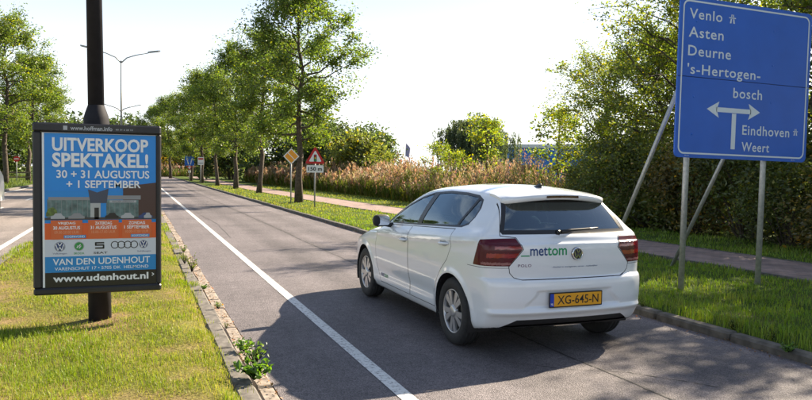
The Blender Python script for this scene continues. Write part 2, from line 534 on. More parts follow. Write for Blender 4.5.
# kerbs: stones one by one near the camera, a plain run beyond
def kerb_run(name, x0, x1, z1, y0, y1, step, mat, far, seed, tilt=0.004):
    r = random.Random(seed)
    root = empty(name, (0, 0, 0), kind='structure')
    meshes = []
    for k in range(4):
        mb = MB(); mb.box(0, x1 - x0, 0.004, step - 0.004, -0.15, z1, 0.012 + 0.004 * k)
        me = mb.mesh('kerb_stone'); me.materials.append(mat); meshes.append(me)
    y = y0
    while y < y1:
        o = link('kerb_stone', meshes[r.randrange(4)], None, root, (x0 + r.uniform(-.006, .006), y, r.uniform(-.008, .006)))
        o.rotation_euler = (r.uniform(-tilt, tilt), r.uniform(-tilt, tilt), r.uniform(-tilt, tilt))
        y += step
    mb = MB(); mb.box(x0, x1, y, far, -0.15, z1, 0.012); mb.build('kerb_beyond', mat, root)
    return root
kerb_run('kerb', 5.25, 5.39, 0.082, 1.0, 41.0, 1.0, M['kerb_dark'], 420, 3)
kerb_run('median_kerb', 0.635, 0.79, 0.05, 1.0, 33.0, 1.0, M['kerb'], 420, 4, 0.008)
kerb_run('gutter', 0.797, 0.94, 0.006, 1.0, 25.0, 0.5, M['gutter'], 420, 5, 0.01)
mb = MB(); mb.box(-7.4, -7.21, -30, 420, -0.1, 0.11, 0.02); mb.build('far_kerb', M['kerb'], kind='structure')

# brick cycle path
yy = np.concatenate([np.arange(-20, 80, 1.0), np.arange(80, 200, 5.0)])
xc = path_c(yy)
V = np.concatenate([np.stack([xc - 0.85, yy, np.full_like(yy, 0.095)], 1), np.stack([xc + 0.85, yy, np.full_like(yy, 0.095)], 1)])
n = len(yy); i = np.arange(n - 1)
link('cycle_path', mesh_np('cycle_path', V, np.stack([i, n + i, n + i + 1, i + 1], 1)), M['path'], kind='structure')
for side in (-1, 1):
    a = xc + side * 0.85
    mb = MB()
    for k in range(n - 1):
        mb.box(min(a[k], a[k] + side * 0.06), max(a[k], a[k] + side * 0.06), yy[k], yy[k + 1] - 0.01, 0.0, 0.105)
    mb.build('path_edging', M['kerb'], kind='structure')
# ------------------------------------------------------------------ the white hatchback
def pchip(xs, ys, N=3000):
    xs = np.array(xs, float); ys = np.array(ys, float)
    h = np.diff(xs); d = np.diff(ys) / h
    m = np.zeros(len(xs))
    for i in range(1, len(xs) - 1):
        if d[i - 1] * d[i] > 0:
            w1 = 2 * h[i] + h[i - 1]; w2 = h[i] + 2 * h[i - 1]
            m[i] = (w1 + w2) / (w1 / d[i - 1] + w2 / d[i])
    m[0], m[-1] = d[0], d[-1]
    X = np.linspace(xs[0], xs[-1], N)
    k = np.clip(np.searchsorted(xs, X) - 1, 0, len(h) - 1)
    t = (X - xs[k]) / h[k]
    Y = ((1 + 2 * t) * (1 - t) ** 2 * ys[k] + t * (1 - t) ** 2 * h[k] * m[k]
         + t * t * (3 - 2 * t) * ys[k + 1] + t * t * (t - 1) * h[k] * m[k + 1])
    return lambda q: np.interp(q, X, Y)

def sstep(a, b, x):
    t = np.clip((x - a) / (b - a), 0, 1)
    return t * t * (3 - 2 * t)

cT0 = pchip([-.9, -.7, -.5, -.35, -.2, 0, .3, .6, .9, 1.1, 1.25, 1.45, 1.7, 1.95, 2.12, 2.3, 2.6, 2.9, 3.15, 3.3, 3.4, 3.6],
            [1.27, 1.33, 1.386, 1.412, 1.432, 1.449, 1.461, 1.461, 1.449, 1.430, 1.395, 1.315, 1.205, 1.09, 1.015, .985, .945, .885, .81, .73, .62, .3])
cW0 = pchip([.10, .16, .22, .30, .42, .55, .68, .78, .86, .90, .945, .98, 1.02, 1.06, 1.12, 1.20, 1.30, 1.36, 1.42, 1.50],
            [.72, .775, .815, .838, .848, .862, .871, .874, .874, .868, .846, .818, .796, .782, .755, .712, .652, .612, .565, .48])
cPL = pchip([-.9, -.66, -.45, -.2, .2, .8, 2.1, 2.5, 2.8, 3.05, 3.25, 3.4, 3.6],
            [.88, .925, .957, .982, .997, 1, 1, .992, .972, .935, .885, .83, .7])
cR0 = pchip([.05, .18, .24, .30, .365, .39, .402, .43, .50, .60, .655, .675, .69, .80, .90, .968, .978, 1.03, 1.045, 1.10, 1.20, 1.34, 1.38, 1.5],
            [-.45, -.56, -.61, -.65, -.688, -.712, -.718, -.703, -.710, -.707, -.700, -.685, -.662, -.666, -.664, -.656, -.640, -.606, -.588, -.552, -.483, -.378, -.352, -.26])
cF0 = pchip([.05, .2, .3, .42, .52, .60, .68, .74, .80, .9, 1.5], [3.22, 3.30, 3.355, 3.385, 3.39, 3.385, 3.365, 3.33, 3.26, 3.1, 2.4])
cBelt = lambda y: np.interp(y, [-.2, -.05, .9, 1.85], [1.085, 1.072, 1.02, .975])
cCrease = lambda y: np.interp(y, [-.6, -.45, .15, 1.2, 2.4, 3.0], [1.0, .99, .935, .868, .835, .80])

def smax(a, b, k):
    return 0.5 * (a + b + np.sqrt((a - b) ** 2 + k * k)) - 0.0

def car_f(p):
    x, y, z = p[:, 0], p[:, 1], p[:, 2]
    ax = np.abs(x)
    # shear the height so shoulder and belt climb towards the rear
    lift = cCrease(y) - .868
    zs = z - lift * sstep(.40, .86, z) * (1 - sstep(1.0, 1.36, z))
    w = cW0(zs) * cPL(y)
    w = w * (1 - .11 * sstep(.95, 1.30, z) * sstep(.55, -.6, y)) 
    d = .868 - zs
    w = w - np.where(d > 0, .013 * (1 - np.exp(-np.maximum(d, 0) / .022)) * np.exp(-np.maximum(d, 0) / .16), 0)
    w = w - .012 * np.exp(-((z - .40) / .075) ** 2) * sstep(.36, .46, y) * sstep(2.16, 2.06, y)
    for yc in (0.0, 2.548):
        r = np.hypot(y - yc, z - .31)
        w = w + .013 * np.exp(-((r - .35) / .04) ** 2) * sstep(.16, .3, z)
    g1 = ax - w
    cr = np.interp(y, [-.5, 1.1, 1.4, 2.1, 2.4, 3.4], [.055, .05, .05, .07, .06, .10])
    g2 = z - (cT0(y) - cr * (ax / .6) ** 2)
    up = sstep(1.0, 1.06, z)
    bow = (.055 * (ax / .8) ** 2 + .10 * (ax / .86) ** 6) * (1 - up) + (.055 * (ax / .62) ** 2) * up
    pl = sstep(.40, .34, ax - .10 * sstep(.56, .44, z)) * sstep(.425, .45, z) * sstep(.585, .56, z)
    rear = cR0(z) + bow + .020 * pl
    rear = rear + .014 * np.exp(-((z - .355) / .02) ** 2) * 0
    g3 = (rear - y) * .95
    front = cF0(z) - (.16 * (ax / .8) ** 2 + .13 * (ax / .86) ** 6)
    g5 = (y - front) * .95
    g4 = .175 + .07 * sstep(-.15, -.6, y) - z
    f = smax(g1, g2, .05)
    f = smax(f, g3, .045)
    f = smax(f, g5, .05)
    return smax(f, g4, .03)

def car_grad(p, e=2e-3):
    g = np.zeros_like(p)
    for k in range(3):
        d = np.zeros(3); d[k] = e
        g[:, k] = (car_f(p + d) - car_f(p - d)) / (2 * e)
    return g / (np.linalg.norm(g, axis=1, keepdims=True) + 1e-9)

def car_project(p, it=3):
    for _ in range(it):
        e = 1e-3
        g = np.zeros_like(p)
        for k in range(3):
            d = np.zeros(3); d[k] = e
            g[:, k] = (car_f(p + d) - car_f(p - d)) / (2 * e)
        p = p - (car_f(p) / np.maximum((g * g).sum(1), .2))[:, None] * g
    return p

def car_soup(step=.017):
    lo = np.array([-1.0, -.95, .10]); hi = np.array([1.0, 3.65, 1.6])
    clo = np.array([-.38, .05, .40]); chi = np.array([.38, 2.65, .60])
    tris = []
    for ax in range(3):
        o = [a for a in range(3) if a != ax]
        n0 = int(round((hi[o[0]] - lo[o[0]]) / step)); n1 = int(round((hi[o[1]] - lo[o[1]]) / step))
        a = np.linspace(lo[o[0]], hi[o[0]], n0 + 1); b = np.linspace(lo[o[1]], hi[o[1]], n1 + 1)
        A, B = np.meshgrid(a, b, indexing='ij')
        for sg, val in ((-1, lo[ax]), (1, hi[ax])):
            q = np.zeros((A.size, 3)); q[:, ax] = val; q[:, o[0]] = A.ravel(); q[:, o[1]] = B.ravel()
            c = np.clip(q, clo, chi)
            t0 = np.zeros(len(q)); t1 = np.ones(len(q)); found = np.zeros(len(q), bool)
            prev = np.zeros(len(q))
            for s in np.linspace(.08, 1, 24):
                v = car_f(c + (q - c) * s) > 0
                new = v & ~found
                t0[new] = prev[new]; t1[new] = s; found |= new; prev[:] = s
            for _ in range(18):
                tm = (t0 + t1) / 2
                v = car_f(c + (q - c) * tm[:, None]) > 0
                t1 = np.where(v, tm, t1); t0 = np.where(v, t0, tm)
            P = c + (q - c) * ((t0 + t1) / 2)[:, None]
            i = np.arange(n0)[:, None] * (n1 + 1) + np.arange(n1)[None, :]
            i = i.ravel(); F = np.concatenate([np.stack([i, i + n1 + 1, i + n1 + 2], 1), np.stack([i, i + n1 + 2, i + 1], 1)])
            T = P[F]
            nrm = np.cross(T[:, 1] - T[:, 0], T[:, 2] - T[:, 0])
            g = car_grad(T.mean(1))
            flip = (nrm * g).sum(1) < 0
            T[flip] = T[flip][:, ::-1]
            tris.append(T)
    return np.concatenate(tris)

def cut(T, n, d, mask):
    """split the masked triangles along the plane n.p = d"""
    n = np.array(n, float)
    S = T @ n - d
    S = np.where(np.abs(S) < 2e-5, 2e-5, S)
    pos = S > 0; c = pos.sum(1)
    hit = mask & (c > 0) & (c < 3)
    if not hit.any(): return T
    H = T[hit]; Sh = S[hit]; ph = pos[hit]
    lone = np.where(ph.sum(1) == 1, ph.argmax(1), (~ph).argmax(1))
    r = np.arange(len(H))
    a, b, c_ = H[r, lone], H[r, (lone + 1) % 3], H[r, (lone + 2) % 3]
    sa, sb, sc = Sh[r, lone], Sh[r, (lone + 1) % 3], Sh[r, (lone + 2) % 3]
    p = a + (b - a) * (sa / (sa - sb))[:, None]
    q = a + (c_ - a) * (sa / (sa - sc))[:, None]
    new = np.concatenate([np.stack([a, p, q], 1), np.stack([p, b, c_], 1), np.stack([p, c_, q], 1)])
    return np.concatenate([T[~hit], new])

def inset(poly, d):
    P = np.array(poly, float); n = len(P)
    area = 0.5 * sum(P[i][0] * P[(i + 1) % n][1] - P[(i + 1) % n][0] * P[i][1] for i in range(n))
    if area < 0: P = P[::-1]
    out = []
    for i in range(n):
        a, b, c = P[i - 1], P[i], P[(i + 1) % n]
        e1 = (b - a) / np.linalg.norm(b - a); e2 = (c - b) / np.linalg.norm(c - b)
        n1 = np.array([-e1[1], e1[0]]); n2 = np.array([-e2[1], e2[0]])
        k = (n1 + n2); k = k / max(1 + n1 @ n2, .25)
        out.append(b + k * d)
    return out

def inpoly(poly, x, y):
    P = np.array(poly, float); r = np.zeros(len(x), bool); n = len(P)
    for i in range(n):
        (x0, y0), (x1, y1) = P[i], P[(i + 1) % n]
        c = ((y0 > y) != (y1 > y)) & (x < (x1 - x0) * (y - y0) / (y1 - y0 + 1e-12) + x0)
        r ^= c
    return r

AX = {'side': (1, 2), 'rear': (0, 2), 'top': (0, 1)}
def cut_poly(T, poly, view, mask_fn):
    i, j = AX[view]
    P = [np.array(p, float) for p in poly]
    C = T.mean(1); lo = np.min(P, 0) - .06; hi = np.max(P, 0) + .06
    near = (C[:, i] > lo[0]) & (C[:, i] < hi[0]) & (C[:, j] > lo[1]) & (C[:, j] < hi[1]) & mask_fn(C)
    rest = T[~near]; T = T[near]
    for k in range(len(P)):
        a, b = P[k], P[(k + 1) % len(P)]
        e = b - a; L = np.linalg.norm(e)
        if L < 1e-6: continue
        nn = np.array([-e[1], e[0]]) / L
        n3 = np.zeros(3); n3[i], n3[j] = nn
        C = T.mean(1)
        lo = np.minimum(a, b) - .03; hi = np.maximum(a, b) + .03
        m = (C[:, i] > lo[0]) & (C[:, i] < hi[0]) & (C[:, j] > lo[1]) & (C[:, j] < hi[1]) & mask_fn(C)
        T = cut(T, n3, nn @ a, m)
    return np.concatenate([rest, T])

WH = [(0.0, .31), (2.548, .31)]
ARCH = [circle(.347, 40, *w) for w in WH]
DLO = [(1.87, .977), (1.64, 1.105), (1.42, 1.215), (1.18, 1.305), (.95, 1.358), (.60, 1.384), (.25, 1.380), (.02, 1.362),
       (-.09, 1.325), (-.145, 1.25), (-.165, 1.17), (-.14, 1.105), (-.05, 1.075), (.9, 1.022)]
FDOOR = [(1.06, .275), (1.98, .275), (2.09, .42), (2.11, .72), (2.03, .955), (1.86, .968), (1.06, 1.005)]
RDOOR = [(1.05, .275), (1.05, 1.006), (.03, 1.058), (.0, .90), (.08, .77), (.21, .665), (.32, .54), (.385, .40), (.40, .275)]
def mirror(h): return h + [(-a, b) for a, b in h[::-1]]
GATE = mirror([(.50, .672), (.565, .69), (.602, .73), (.612, .787), (.485, .93), (.525, 1.022), (.655, 1.035), (.60, 1.20), (.53, 1.395)])
RWIN = mirror([(.625, 1.048), (.640, 1.075), (.52, 1.352)])
DIFF = mirror([(.68, .10), (.66, .262), (.53, .332)])
FWIN = mirror([(.72, 1.03), (.535, 1.385)])
BON = [(-.66, 2.16), (.66, 2.16), (.64, 2.8), (.56, 3.17), (-.56, 3.17), (-.64, 2.8)]
SEAM = .006

def build_car(loc, rz):
    root = empty('hatchback_car', loc, rz, label='white five-door hatchback with green and blue lettering, yellow number plate XG-645-N', cat='car')
    paint = simple('car_white', (.73, .76, .80), .30, coat=1.0, noise=.012, nscale=3)
    black = simple('car_black_trim', (.012, .012, .014), .35)
    plastic = simple('car_plastic', (.018, .018, .02), .6, noise=.2, nscale=30)
    inner = simple('car_inner', (.022, .022, .024), .8)
    glass = glass_mat('car_glass', (.45, .60, .62), 1.4, .10)
    rglass = glass_mat('car_rear_glass', (.16, .23, .27), 1.5, .12)
    rubber = simple('tyre_rubber', (.02, .02, .021), .75, noise=.25, nscale=40)
    silver = simple('hub_silver', (.55, .55, .56), .32, .75)
    chrome = simple('chrome', (.75, .75, .77), .12, 1.0)
    dkchrome = simple('badge_dark', (.05, .05, .06), .25)
    seatm = simple('seat_fabric', (.035, .036, .04), .9, noise=.3, nscale=60)
    m, nn, ll, bb = newmat('tail_lens')
    bb.inputs['Base Color'].default_value = (.075, .0015, .010, 1); bb.inputs['Roughness'].default_value = .25; bb.inputs['Specular IOR Level'].default_value = .3
    bb.inputs['Coat Weight'].default_value = .2; bb.inputs['Coat Roughness'].default_value = .05
    lens = m
    lens2 = simple('tail_lens_bright', (.24, .003, .010), .15, coat=1.0)
    lens3 = simple('tail_lens_dark', (.045, .004, .008), .15, coat=1.0)

    T = car_soup()
    side = lambda C: np.abs(C[:, 0]) > .42
    rearf = lambda C: C[:, 1] < -.15
    fr = lambda C: C[:, 1] > 1.0
    for A in ARCH: T = cut_poly(T, A, 'side', side)
    ck = [(-.6, 1.0), (-.45, .99), (.15, .935), (1.2, .868), (2.4, .835), (3.0, .80)]
    for a_, b_ in zip(ck[:-1], ck[1:]):
        e_ = (b_[1] - a_[1]) / (b_[0] - a_[0]); C = T.mean(1)
        T = cut(T, (0, -e_, 1), a_[1] - e_ * a_[0], side(C) & (C[:, 1] > a_[0]) & (C[:, 1] < b_[0]) & (np.abs(C[:, 2] - .9) < .2))
    dlo_in = inset(DLO, .020)
    for P in (DLO, dlo_in, FDOOR, inset(FDOOR, SEAM), RDOOR, inset(RDOOR, SEAM)):
        T = cut_poly(T, P, 'side', side)
    pil = [(.975, .13), (.865, .13), (.075, .22), (.035, .22)]     # y = c - s*(z-1.02): pillar edges
    for c, s in pil:
        C = T.mean(1)
        T = cut(T, (0, 1, s), c + s * 1.02, side(C) & (C[:, 2] > .95) & (np.abs(C[:, 1] - c) < .2))
    for P in (GATE, inset(GATE, SEAM), RWIN, inset(RWIN, .035), DIFF, inset(DIFF, .004)):
        T = cut_poly(T, P, 'rear', rearf)
    # tail lights: bounded by planes
    def light_planes(sx):
        return [((0, .12, 1), 1.022 - .12 * .60), ((0, 0, 1), .790),
                ((0, 1, .35), -.475 + .35 * 1.02),
                ((sx, 0, -.04 / .09), .53 - .04 / .09 * 1.022), ((sx, 0, .12 / .14), .49 + .12 / .14 * .93)]
    for sx in (-1, 1):
        for n3, d in light_planes(sx):
            C = T.mean(1)
            T = cut(T, n3, d, (C[:, 0] * sx > .42) & (C[:, 1] < -.35) & (C[:, 2] > .74) & (C[:, 2] < 1.07))
            nl = np.linalg.norm(n3)
            T = cut(T, n3, d + .006 * nl, (T.mean(1)[:, 0] * sx > .42) & (T.mean(1)[:, 1] < -.35) & (T.mean(1)[:, 2] > .74) & (T.mean(1)[:, 2] < 1.07))
    C = T.mean(1); T = cut(T, (0, 0, 1), .772, (C[:, 1] < -.25) & (np.abs(C[:, 0]) > .55))
    C = T.mean(1); T = cut(T, (0, 0, 1), .776, (C[:, 1] < -.25) & (np.abs(C[:, 0]) > .55))
    C = T.mean(1); T = cut(T, (0, 0, 1), .265, C[:, 2] < .33)
    for P in (FWIN, inset(FWIN, .03)): T = cut_poly(T, P, 'rear', lambda C: (C[:, 1] > 1.0) & (C[:, 2] > .99))
    for P in (BON, inset(BON, .005)): T = cut_poly(T, P, 'top', lambda C: (C[:, 2] > .6))
    HL = [(.40, .655), (.66, .64), (.80, .70), (.80, .80), (.62, .775), (.40, .71)]
    GR = mirror([(.38, .648), (.38, .712)])
    LG = mirror([(.62, .27), (.66, .34), (.52, .44)])
    for P in (HL, [(-a, b) for a, b in HL], GR, LG): T = cut_poly(T, P, 'rear', lambda C: C[:, 1] > 2.7)

    C = T.mean(1); x, y, z = C.T; ax = np.abs(x)
    N = car_grad(C)
    lab = np.full(len(T), 'body', dtype='U16')
    lab[(N[:, 2] < -.75) & (z < .3)] = 'underbody'
    sd = (ax > .42)
    lab[sd & inpoly(FDOOR, y, z)] = 'gap'; lab[sd & inpoly(inset(FDOOR, SEAM), y, z)] = 'fdoor'
    lab[sd & inpoly(RDOOR, y, z)] = 'gap'; lab[sd & inpoly(inset(RDOOR, SEAM), y, z)] = 'rdoor'
    d_ = sd & inpoly(DLO, y, z); di = sd & inpoly(dlo_in, y, z)
    lab[d_] = 'trim'
    e = [c - s * (z - 1.02) for c, s in pil]
    lab[di & (y > e[0])] = 'fglass'; lab[di & (y < e[1]) & (y > e[2])] = 'rglass'; lab[di & (y < e[3])] = 'qglass'
    rr = (y < -.15)
    gate = rr & inpoly(GATE, x, z) & ((y < -.3))
    lab[gate] = 'gap'; lab[rr & (y < -.3) & inpoly(inset(GATE, SEAM), x, z)] = 'gate'
    bump = (y < -.3) & (z < .772) & (lab == 'body'); lab[bump] = 'bumper'
    lab[(y < -.3) & (z >= .772) & (z < .776) & (lab == 'body')] = 'gap'
    lab[rr & (y < -.3) & inpoly(RWIN, x, z)] = 'rtrim'; lab[rr & (y < -.3) & inpoly(inset(RWIN, .035), x, z)] = 'backglass'
    dm = (y < -.3) & inpoly(DIFF, x, z) & (lab != 'underbody'); lab[dm] = 'diffuser'
    for sx in (-1, 1):
        base = (x * sx > .42) & (y < -.35) & (z > .74) & (z < 1.07)
        v = [np.array(n3) @ C.T - d for n3, d in light_planes(sx)]
        inside = base & (v[0] < 0) & (v[1] > 0) & (v[2] < 0) & (v[3] > 0) & (v[4] > 0)
        lab[inside] = 'light'
    w_ = (y > 1.0) & (z > 1.02) & inpoly(FWIN, x, z) & (N[:, 2] < .93) & (N[:, 1] > .25)
    lab[w_] = 'rtrim2'; lab[w_ & inpoly(inset(FWIN, .03), x, z)] = 'wscreen'
    b_ = inpoly(BON, x, y) & (z > .6) & (N[:, 2] > .3); lab[b_] = 'gap'
    lab[inpoly(inset(BON, .005), x, y) & (z > .6) & (N[:, 2] > .3)] = 'bonnet'
    fy = (y > 2.7)
    lab[fy & (inpoly(HL, x, z) | inpoly([(-a, b) for a, b in HL], x, z))] = 'hlight'
    lab[fy & inpoly(GR, x, z)] = 'grille'; lab[fy & inpoly(LG, x, z)] = 'grille'
    lab[(lab == 'body') & (z < .265) & (N[:, 2] > -.75) & (y > .36) & (y < 2.2)] = 'sill'
    for A in ARCH:
        lab[(ax > .52) & inpoly(A, y, z)] = 'hole'

    def sub(mask, off=0.0):
        t = T[mask].reshape(-1, 3)
        q = np.round((t + 5.0) * 1e5).astype(np.int64)
        _, first, inv = np.unique((q[:, 0] * 2000000 + q[:, 1]) * 2000000 + q[:, 2], return_index=True, return_inverse=True)
        u = t[first]
        u = car_project(u, 2)
        g = car_grad(u)
        F = inv.reshape(-1, 3)
        ok = (F[:, 0] != F[:, 1]) & (F[:, 1] != F[:, 2]) & (F[:, 0] != F[:, 2])
        return u + g * off, F[ok], g
    def part(name, mask, mat, off=0.0, parent=root, **kw):
        if not mask.any(): return None
        V, F, g = sub(mask, off)
        return link(name, mesh_np(name, V, F, smooth=True, normals=g), mat, parent, **kw)
    body = part('body', lab == 'body', paint)
    for sx in (-1, 1): part('sill', (lab == 'sill') & (x * sx > 0), paint, -.004)
    part('underbody', lab == 'underbody', plastic)
    part('rear_bumper', lab == 'bumper', paint)
    part('diffuser', lab == 'diffuser', plastic, -.012, label='black lower insert of the rear bumper')
    gate_o = part('tailgate', lab == 'gate', paint)
    part('rear_window', lab == 'backglass', rglass, -.003, gate_o)
    part('window_trim', lab == 'rtrim', black, -.001, gate_o)
    part('windscreen', lab == 'wscreen', glass, -.003); part('windscreen_trim', lab == 'rtrim2', black, -.001)
    part('bonnet', lab == 'bonnet', paint)
    part('grille', lab == 'grille', plastic, -.01)
    for sx in (-1, 1):
        s_ = (x * sx > 0)
        fd = part('front_door', (lab == 'fdoor') & s_, paint)
        rd = part('rear_door', (lab == 'rdoor') & s_, paint)
        part('window_trim', (lab == 'trim') & s_, black, -.001)
        part('window', (lab == 'fglass') & s_, glass, -.005, fd)
        part('window', (lab == 'rglass') & s_, glass, -.005, rd)
        part('quarter_window', (lab == 'qglass') & s_, glass, -.005)
        lt = part('tail_light', (lab == 'light') & s_, lens, .003)
        lx = (lab == 'light') & s_
        part('reflector', lx & (z > .86) & (z < .895) & (y < -.54), lens2, .0045, lt)
        part('reflector', lx & (z > .93) & (z < .955) & (y < -.545) & (ax < .72), lens2, .0045, lt)
        part('lens_band', lx & (z > .80) & (z < .82) & (y < -.5), simple('lens_clear', (.25, .10, .10), .3), .0045, lt)
        part('headlight', (lab == 'hlight') & s_, simple('headlight_lens', (.45, .48, .5), .08, coat=1.0), .002)
        # door handles lie on the skin
        for door, y0, z0 in ((fd, 1.085, .852), (rd, .055, .918)):
            mb = MB()
            pts = np.array([[sx * .9, y0 + t * .19, z0 - .012 * t] for t in np.linspace(0, 1, 9)])
            for q in pts:
                xs = np.linspace(.6, 1.0, 400)
                v = car_f(np.stack([sx * xs, np.full(400, q[1]), np.full(400, q[2])], 1))
                q[0] = sx * xs[np.argmax(v > 0)]
            pts[1:-1, 0] += sx * np.array([.018, .028, .032, .033, .032, .028, .018])
            mb.tube(pts, [.008, .012, .0135, .014, .014, .014, .0135, .012, .008], 8)
            mb.build('handle', paint, door)
            rec = MB(); rec.lathe([(0, .001), (0, .045), (.002, .05)], 16, 'x', (0, 0, 0))
            V = np.array(rec.v); V[:, 1] = V[:, 1] * 1.5 + y0 + .095; V[:, 2] = V[:, 2] * .55 + z0 - .006
            V[:, 0] = sx * .9; V = car_project(V, 6) + np.array([sx * .0012, 0, 0])
            link('handle_recess_shade', mesh_np('handle_recess_shade', V, np.array(rec.f), smooth=True), simple('recess_shadow', (.42, .43, .44), .5), door)  # flat disc on the skin; the hollow's shade is put into its grey
    # dark liner behind the shut lines and the cabin lining
    keep = ~np.isin(lab, ['fglass', 'rglass', 'qglass', 'backglass', 'wscreen', 'hole', 'rtrim2', 'trim', 'rtrim'])
    part('lining', keep, inner, -.022)
    # wheel arches
    for (yc, zc) in WH:
        for sx in (-1, 1):
            mb = MB()
            prof = [(sx * .50, .02), (sx * .50, .352), (sx * .60, .352), (sx * .842, .350)]
            nseg = 30; vs = []; fs = []
            for k in range(nseg + 1):
                a = math.pi * (-.12 + 1.24 * k / nseg)
                for px_, r_ in prof: vs.append((px_, yc + r_ * math.cos(a), zc + r_ * math.sin(a)))
            for k in range(nseg):
                for q in range(3): fs.append((k * 4 + q, k * 4 + q + 1, (k + 1) * 4 + q + 1, (k + 1) * 4 + q))
            mb.add(vs, fs, True); mb.build('wheel_arch', plastic, root)
            # wheel
            wl_ = empty('wheel', (sx * .752, yc, .308)); wl_.parent = root
            t = MB(); RT = .308; hw = .092
            prof = [(-hw * .82, .195), (-hw * .97, .215), (-hw, .25), (-hw * .96, .285), (-hw * .78, .302), (-hw * .5, RT - .001),
                    (-.048, RT), (-.046, RT - .007), (-.038, RT - .007), (-.036, RT), (-.004, RT), (-.003, RT - .007), (.003, RT - .007), (.004, RT),
                    (.036, RT), (.038, RT - .007), (.046, RT - .007), (.048, RT), (hw * .5, RT - .001),
                    (hw * .78, .302), (hw * .96, .285), (hw, .25), (hw * .97, .215), (hw * .82, .195)]
            t.lathe(prof, 56, 'x', closed=True)
            t.build('tyre', rubber, wl_)
            r = MB(); r.lathe([(sx * .02, .001), (sx * .035, .16), (sx * .05, .19), (sx * .07, .200), (sx * .08, .197)], 48, 'x')
            rim = r.build('rim', simple('rim_dark', (.05, .05, .052), .5), wl_)
            h = MB()
            for k in range(10):
                a = 2 * math.pi * k / 10
                prof2 = [(.048, -.020), (.10, -.030), (.165, -.040), (.190, -.034), (.193, .004), (.17, .016), (.10, .012), (.05, .015)]
                if k % 2: prof2 = [(p, -q) for p, q in prof2][::-1]
                ca, sa = math.cos(a), math.sin(a)
                poly = [(p * ca - q * sa, p * sa + q * ca) for p, q in prof2]
                h.prism(poly, (sx * .058, 0, 0), (0, 1, 0), (0, 0, 1), (sx, 0, 0), .018)
            h.lathe([(sx * .05, .062), (sx * .082, .056), (sx * .088, .035), (sx * .088, .001)], 28, 'x')
            h.lathe([(sx * .05, .187), (sx * .076, .189), (sx * .082, .197), (sx * .076, .203), (sx * .05, .203)], 48, 'x')
            h.build('hub_cap', silver, wl_)
    # roof spoiler
    n = 25; vs = []; fs = []
    for k in range(n):
        u = -1 + 2 * k / (n - 1); xx = .535 * u
        prof = [(-.16, float(cT0(-.16)) - .004), (-.28, float(cT0(-.28)) + .003), (-.39, 1.408), (-.463, 1.396), (-.482, 1.386), (-.480, 1.352), (-.466, 1.341), (-.36, 1.336), (-.28, 1.33)]
        tp = 1 - abs(u) ** 10 * .3
        for yy_, zz_ in prof:
            yq = -.16 + (yy_ + .16) * (tp)
            vs.append((xx, yq + .055 * u * u, zz_ - .046 * u * u * (.535 / .6) ** 2 / .8))
    m_ = 9
    for k in range(n - 1):
        for q in range(m_ - 1): fs.append((k * m_ + q, k * m_ + q + 1, (k + 1) * m_ + q + 1, (k + 1) * m_ + q))
    sp = MB(); sp.add(vs, fs, True); sp.add([vs[q] for q in range(m_)], [tuple(range(m_))]); sp.add([vs[(n - 1) * m_ + q] for q in range(m_)], [tuple(range(m_))[::-1]])
    spo = sp.build('roof_spoiler', paint, root)
    bl = MB(); vs = []; fs = []
    for k in range(13):
        u = -1 + 2 * k / 12; xx = .165 * u
        for zz_ in (1.358, 1.378): vs.append((xx, -.4855 + .055 * (xx / .535) ** 2, zz_ - .046 * (xx / .6) ** 2))
    for k in range(12): fs.append((2 * k, 2 * k + 2, 2 * k + 3, 2 * k + 1))
    bl.add(vs, fs, True); bl.build('brake_light', lens3, spo)
    # shark fin aerial
    vs = []; fs = []
    for k in range(9):
        u = k / 8; yy_ = .02 - .15 * u; h = .052 * (u ** 1.4) * (1 if u < .93 else .6); w = .020 * math.sin(math.pi * (.12 + .85 * u))
        z0 = float(cT0(yy_)) - .004
        vs += [(-w, yy_, z0), (-w * .35, yy_, z0 + h), (w * .35, yy_, z0 + h), (w, yy_, z0)]
    for k in range(8):
        for q in range(3): fs.append((k * 4 + q, k * 4 + q + 1, (k + 1) * 4 + q + 1, (k + 1) * 4 + q))
    fs.append((32, 33, 34, 35))
    MB().add(vs, fs, True).build('aerial', black, root)
    # mirrors
    for sx in (-1, 1):
        mi = MB(); nlat, nlon = 9, 16; vs = []; fs = []
        for i_ in range(nlat + 1):
            th = math.pi * i_ / nlat
            for j_ in range(nlon):
                ph = 2 * math.pi * j_ / nlon
                e_ = lambda c: math.copysign(abs(c) ** .62, c)
                px_ = .105 * e_(math.sin(th) * math.cos(ph)); py_ = .075 * e_(math.sin(th) * math.sin(ph)); pz_ = .068 * e_(math.cos(th))
                if py_ < 0: py_ *= .35
                vs.append((sx * (.945 + px_), 1.66 + py_ - .02 * px_ / .1, 1.015 + pz_))
        for i_ in range(nlat):
            for j_ in range(nlon): fs.append((i_ * nlon + j_, i_ * nlon + (j_ + 1) % nlon, (i_ + 1) * nlon + (j_ + 1) % nlon, (i_ + 1) * nlon + j_))
        mi.add(vs, fs, True)
        mi.tube([(sx * .78, 1.68, .955), (sx * .86, 1.67, .965), (sx * .92, 1.66, .985)], [.03, .026, .03], 8)
        mo = mi.build('door_mirror', plastic, root, label='black door mirror')
        g = MB(); g.prism(rrect(-.085, .085, -.05, .05, .03), (sx * .945, 1.631, 1.015), (1, 0, 0), (0, 0, 1), (0, -1, 0), .002)
        g.build('mirror_glass', chrome, mo)
    # rear wiper
    wp = MB(); wp.tube([(.11, -.628, 1.068), (.0, -.615, 1.082), (-.20, -.597, 1.092), (-.30, -.587, 1.098)], [.017, .015, .010, .006], 8)
    wp.tube([(.13, -.632, 1.066), (.16, -.628, 1.070)], [.024, .02], 10)
    V = np.array(wp.v); V[:, 0] *= -1; wp.v = [tuple(q) for q in V]
    wp.build('rear_wiper', black, gate_o)
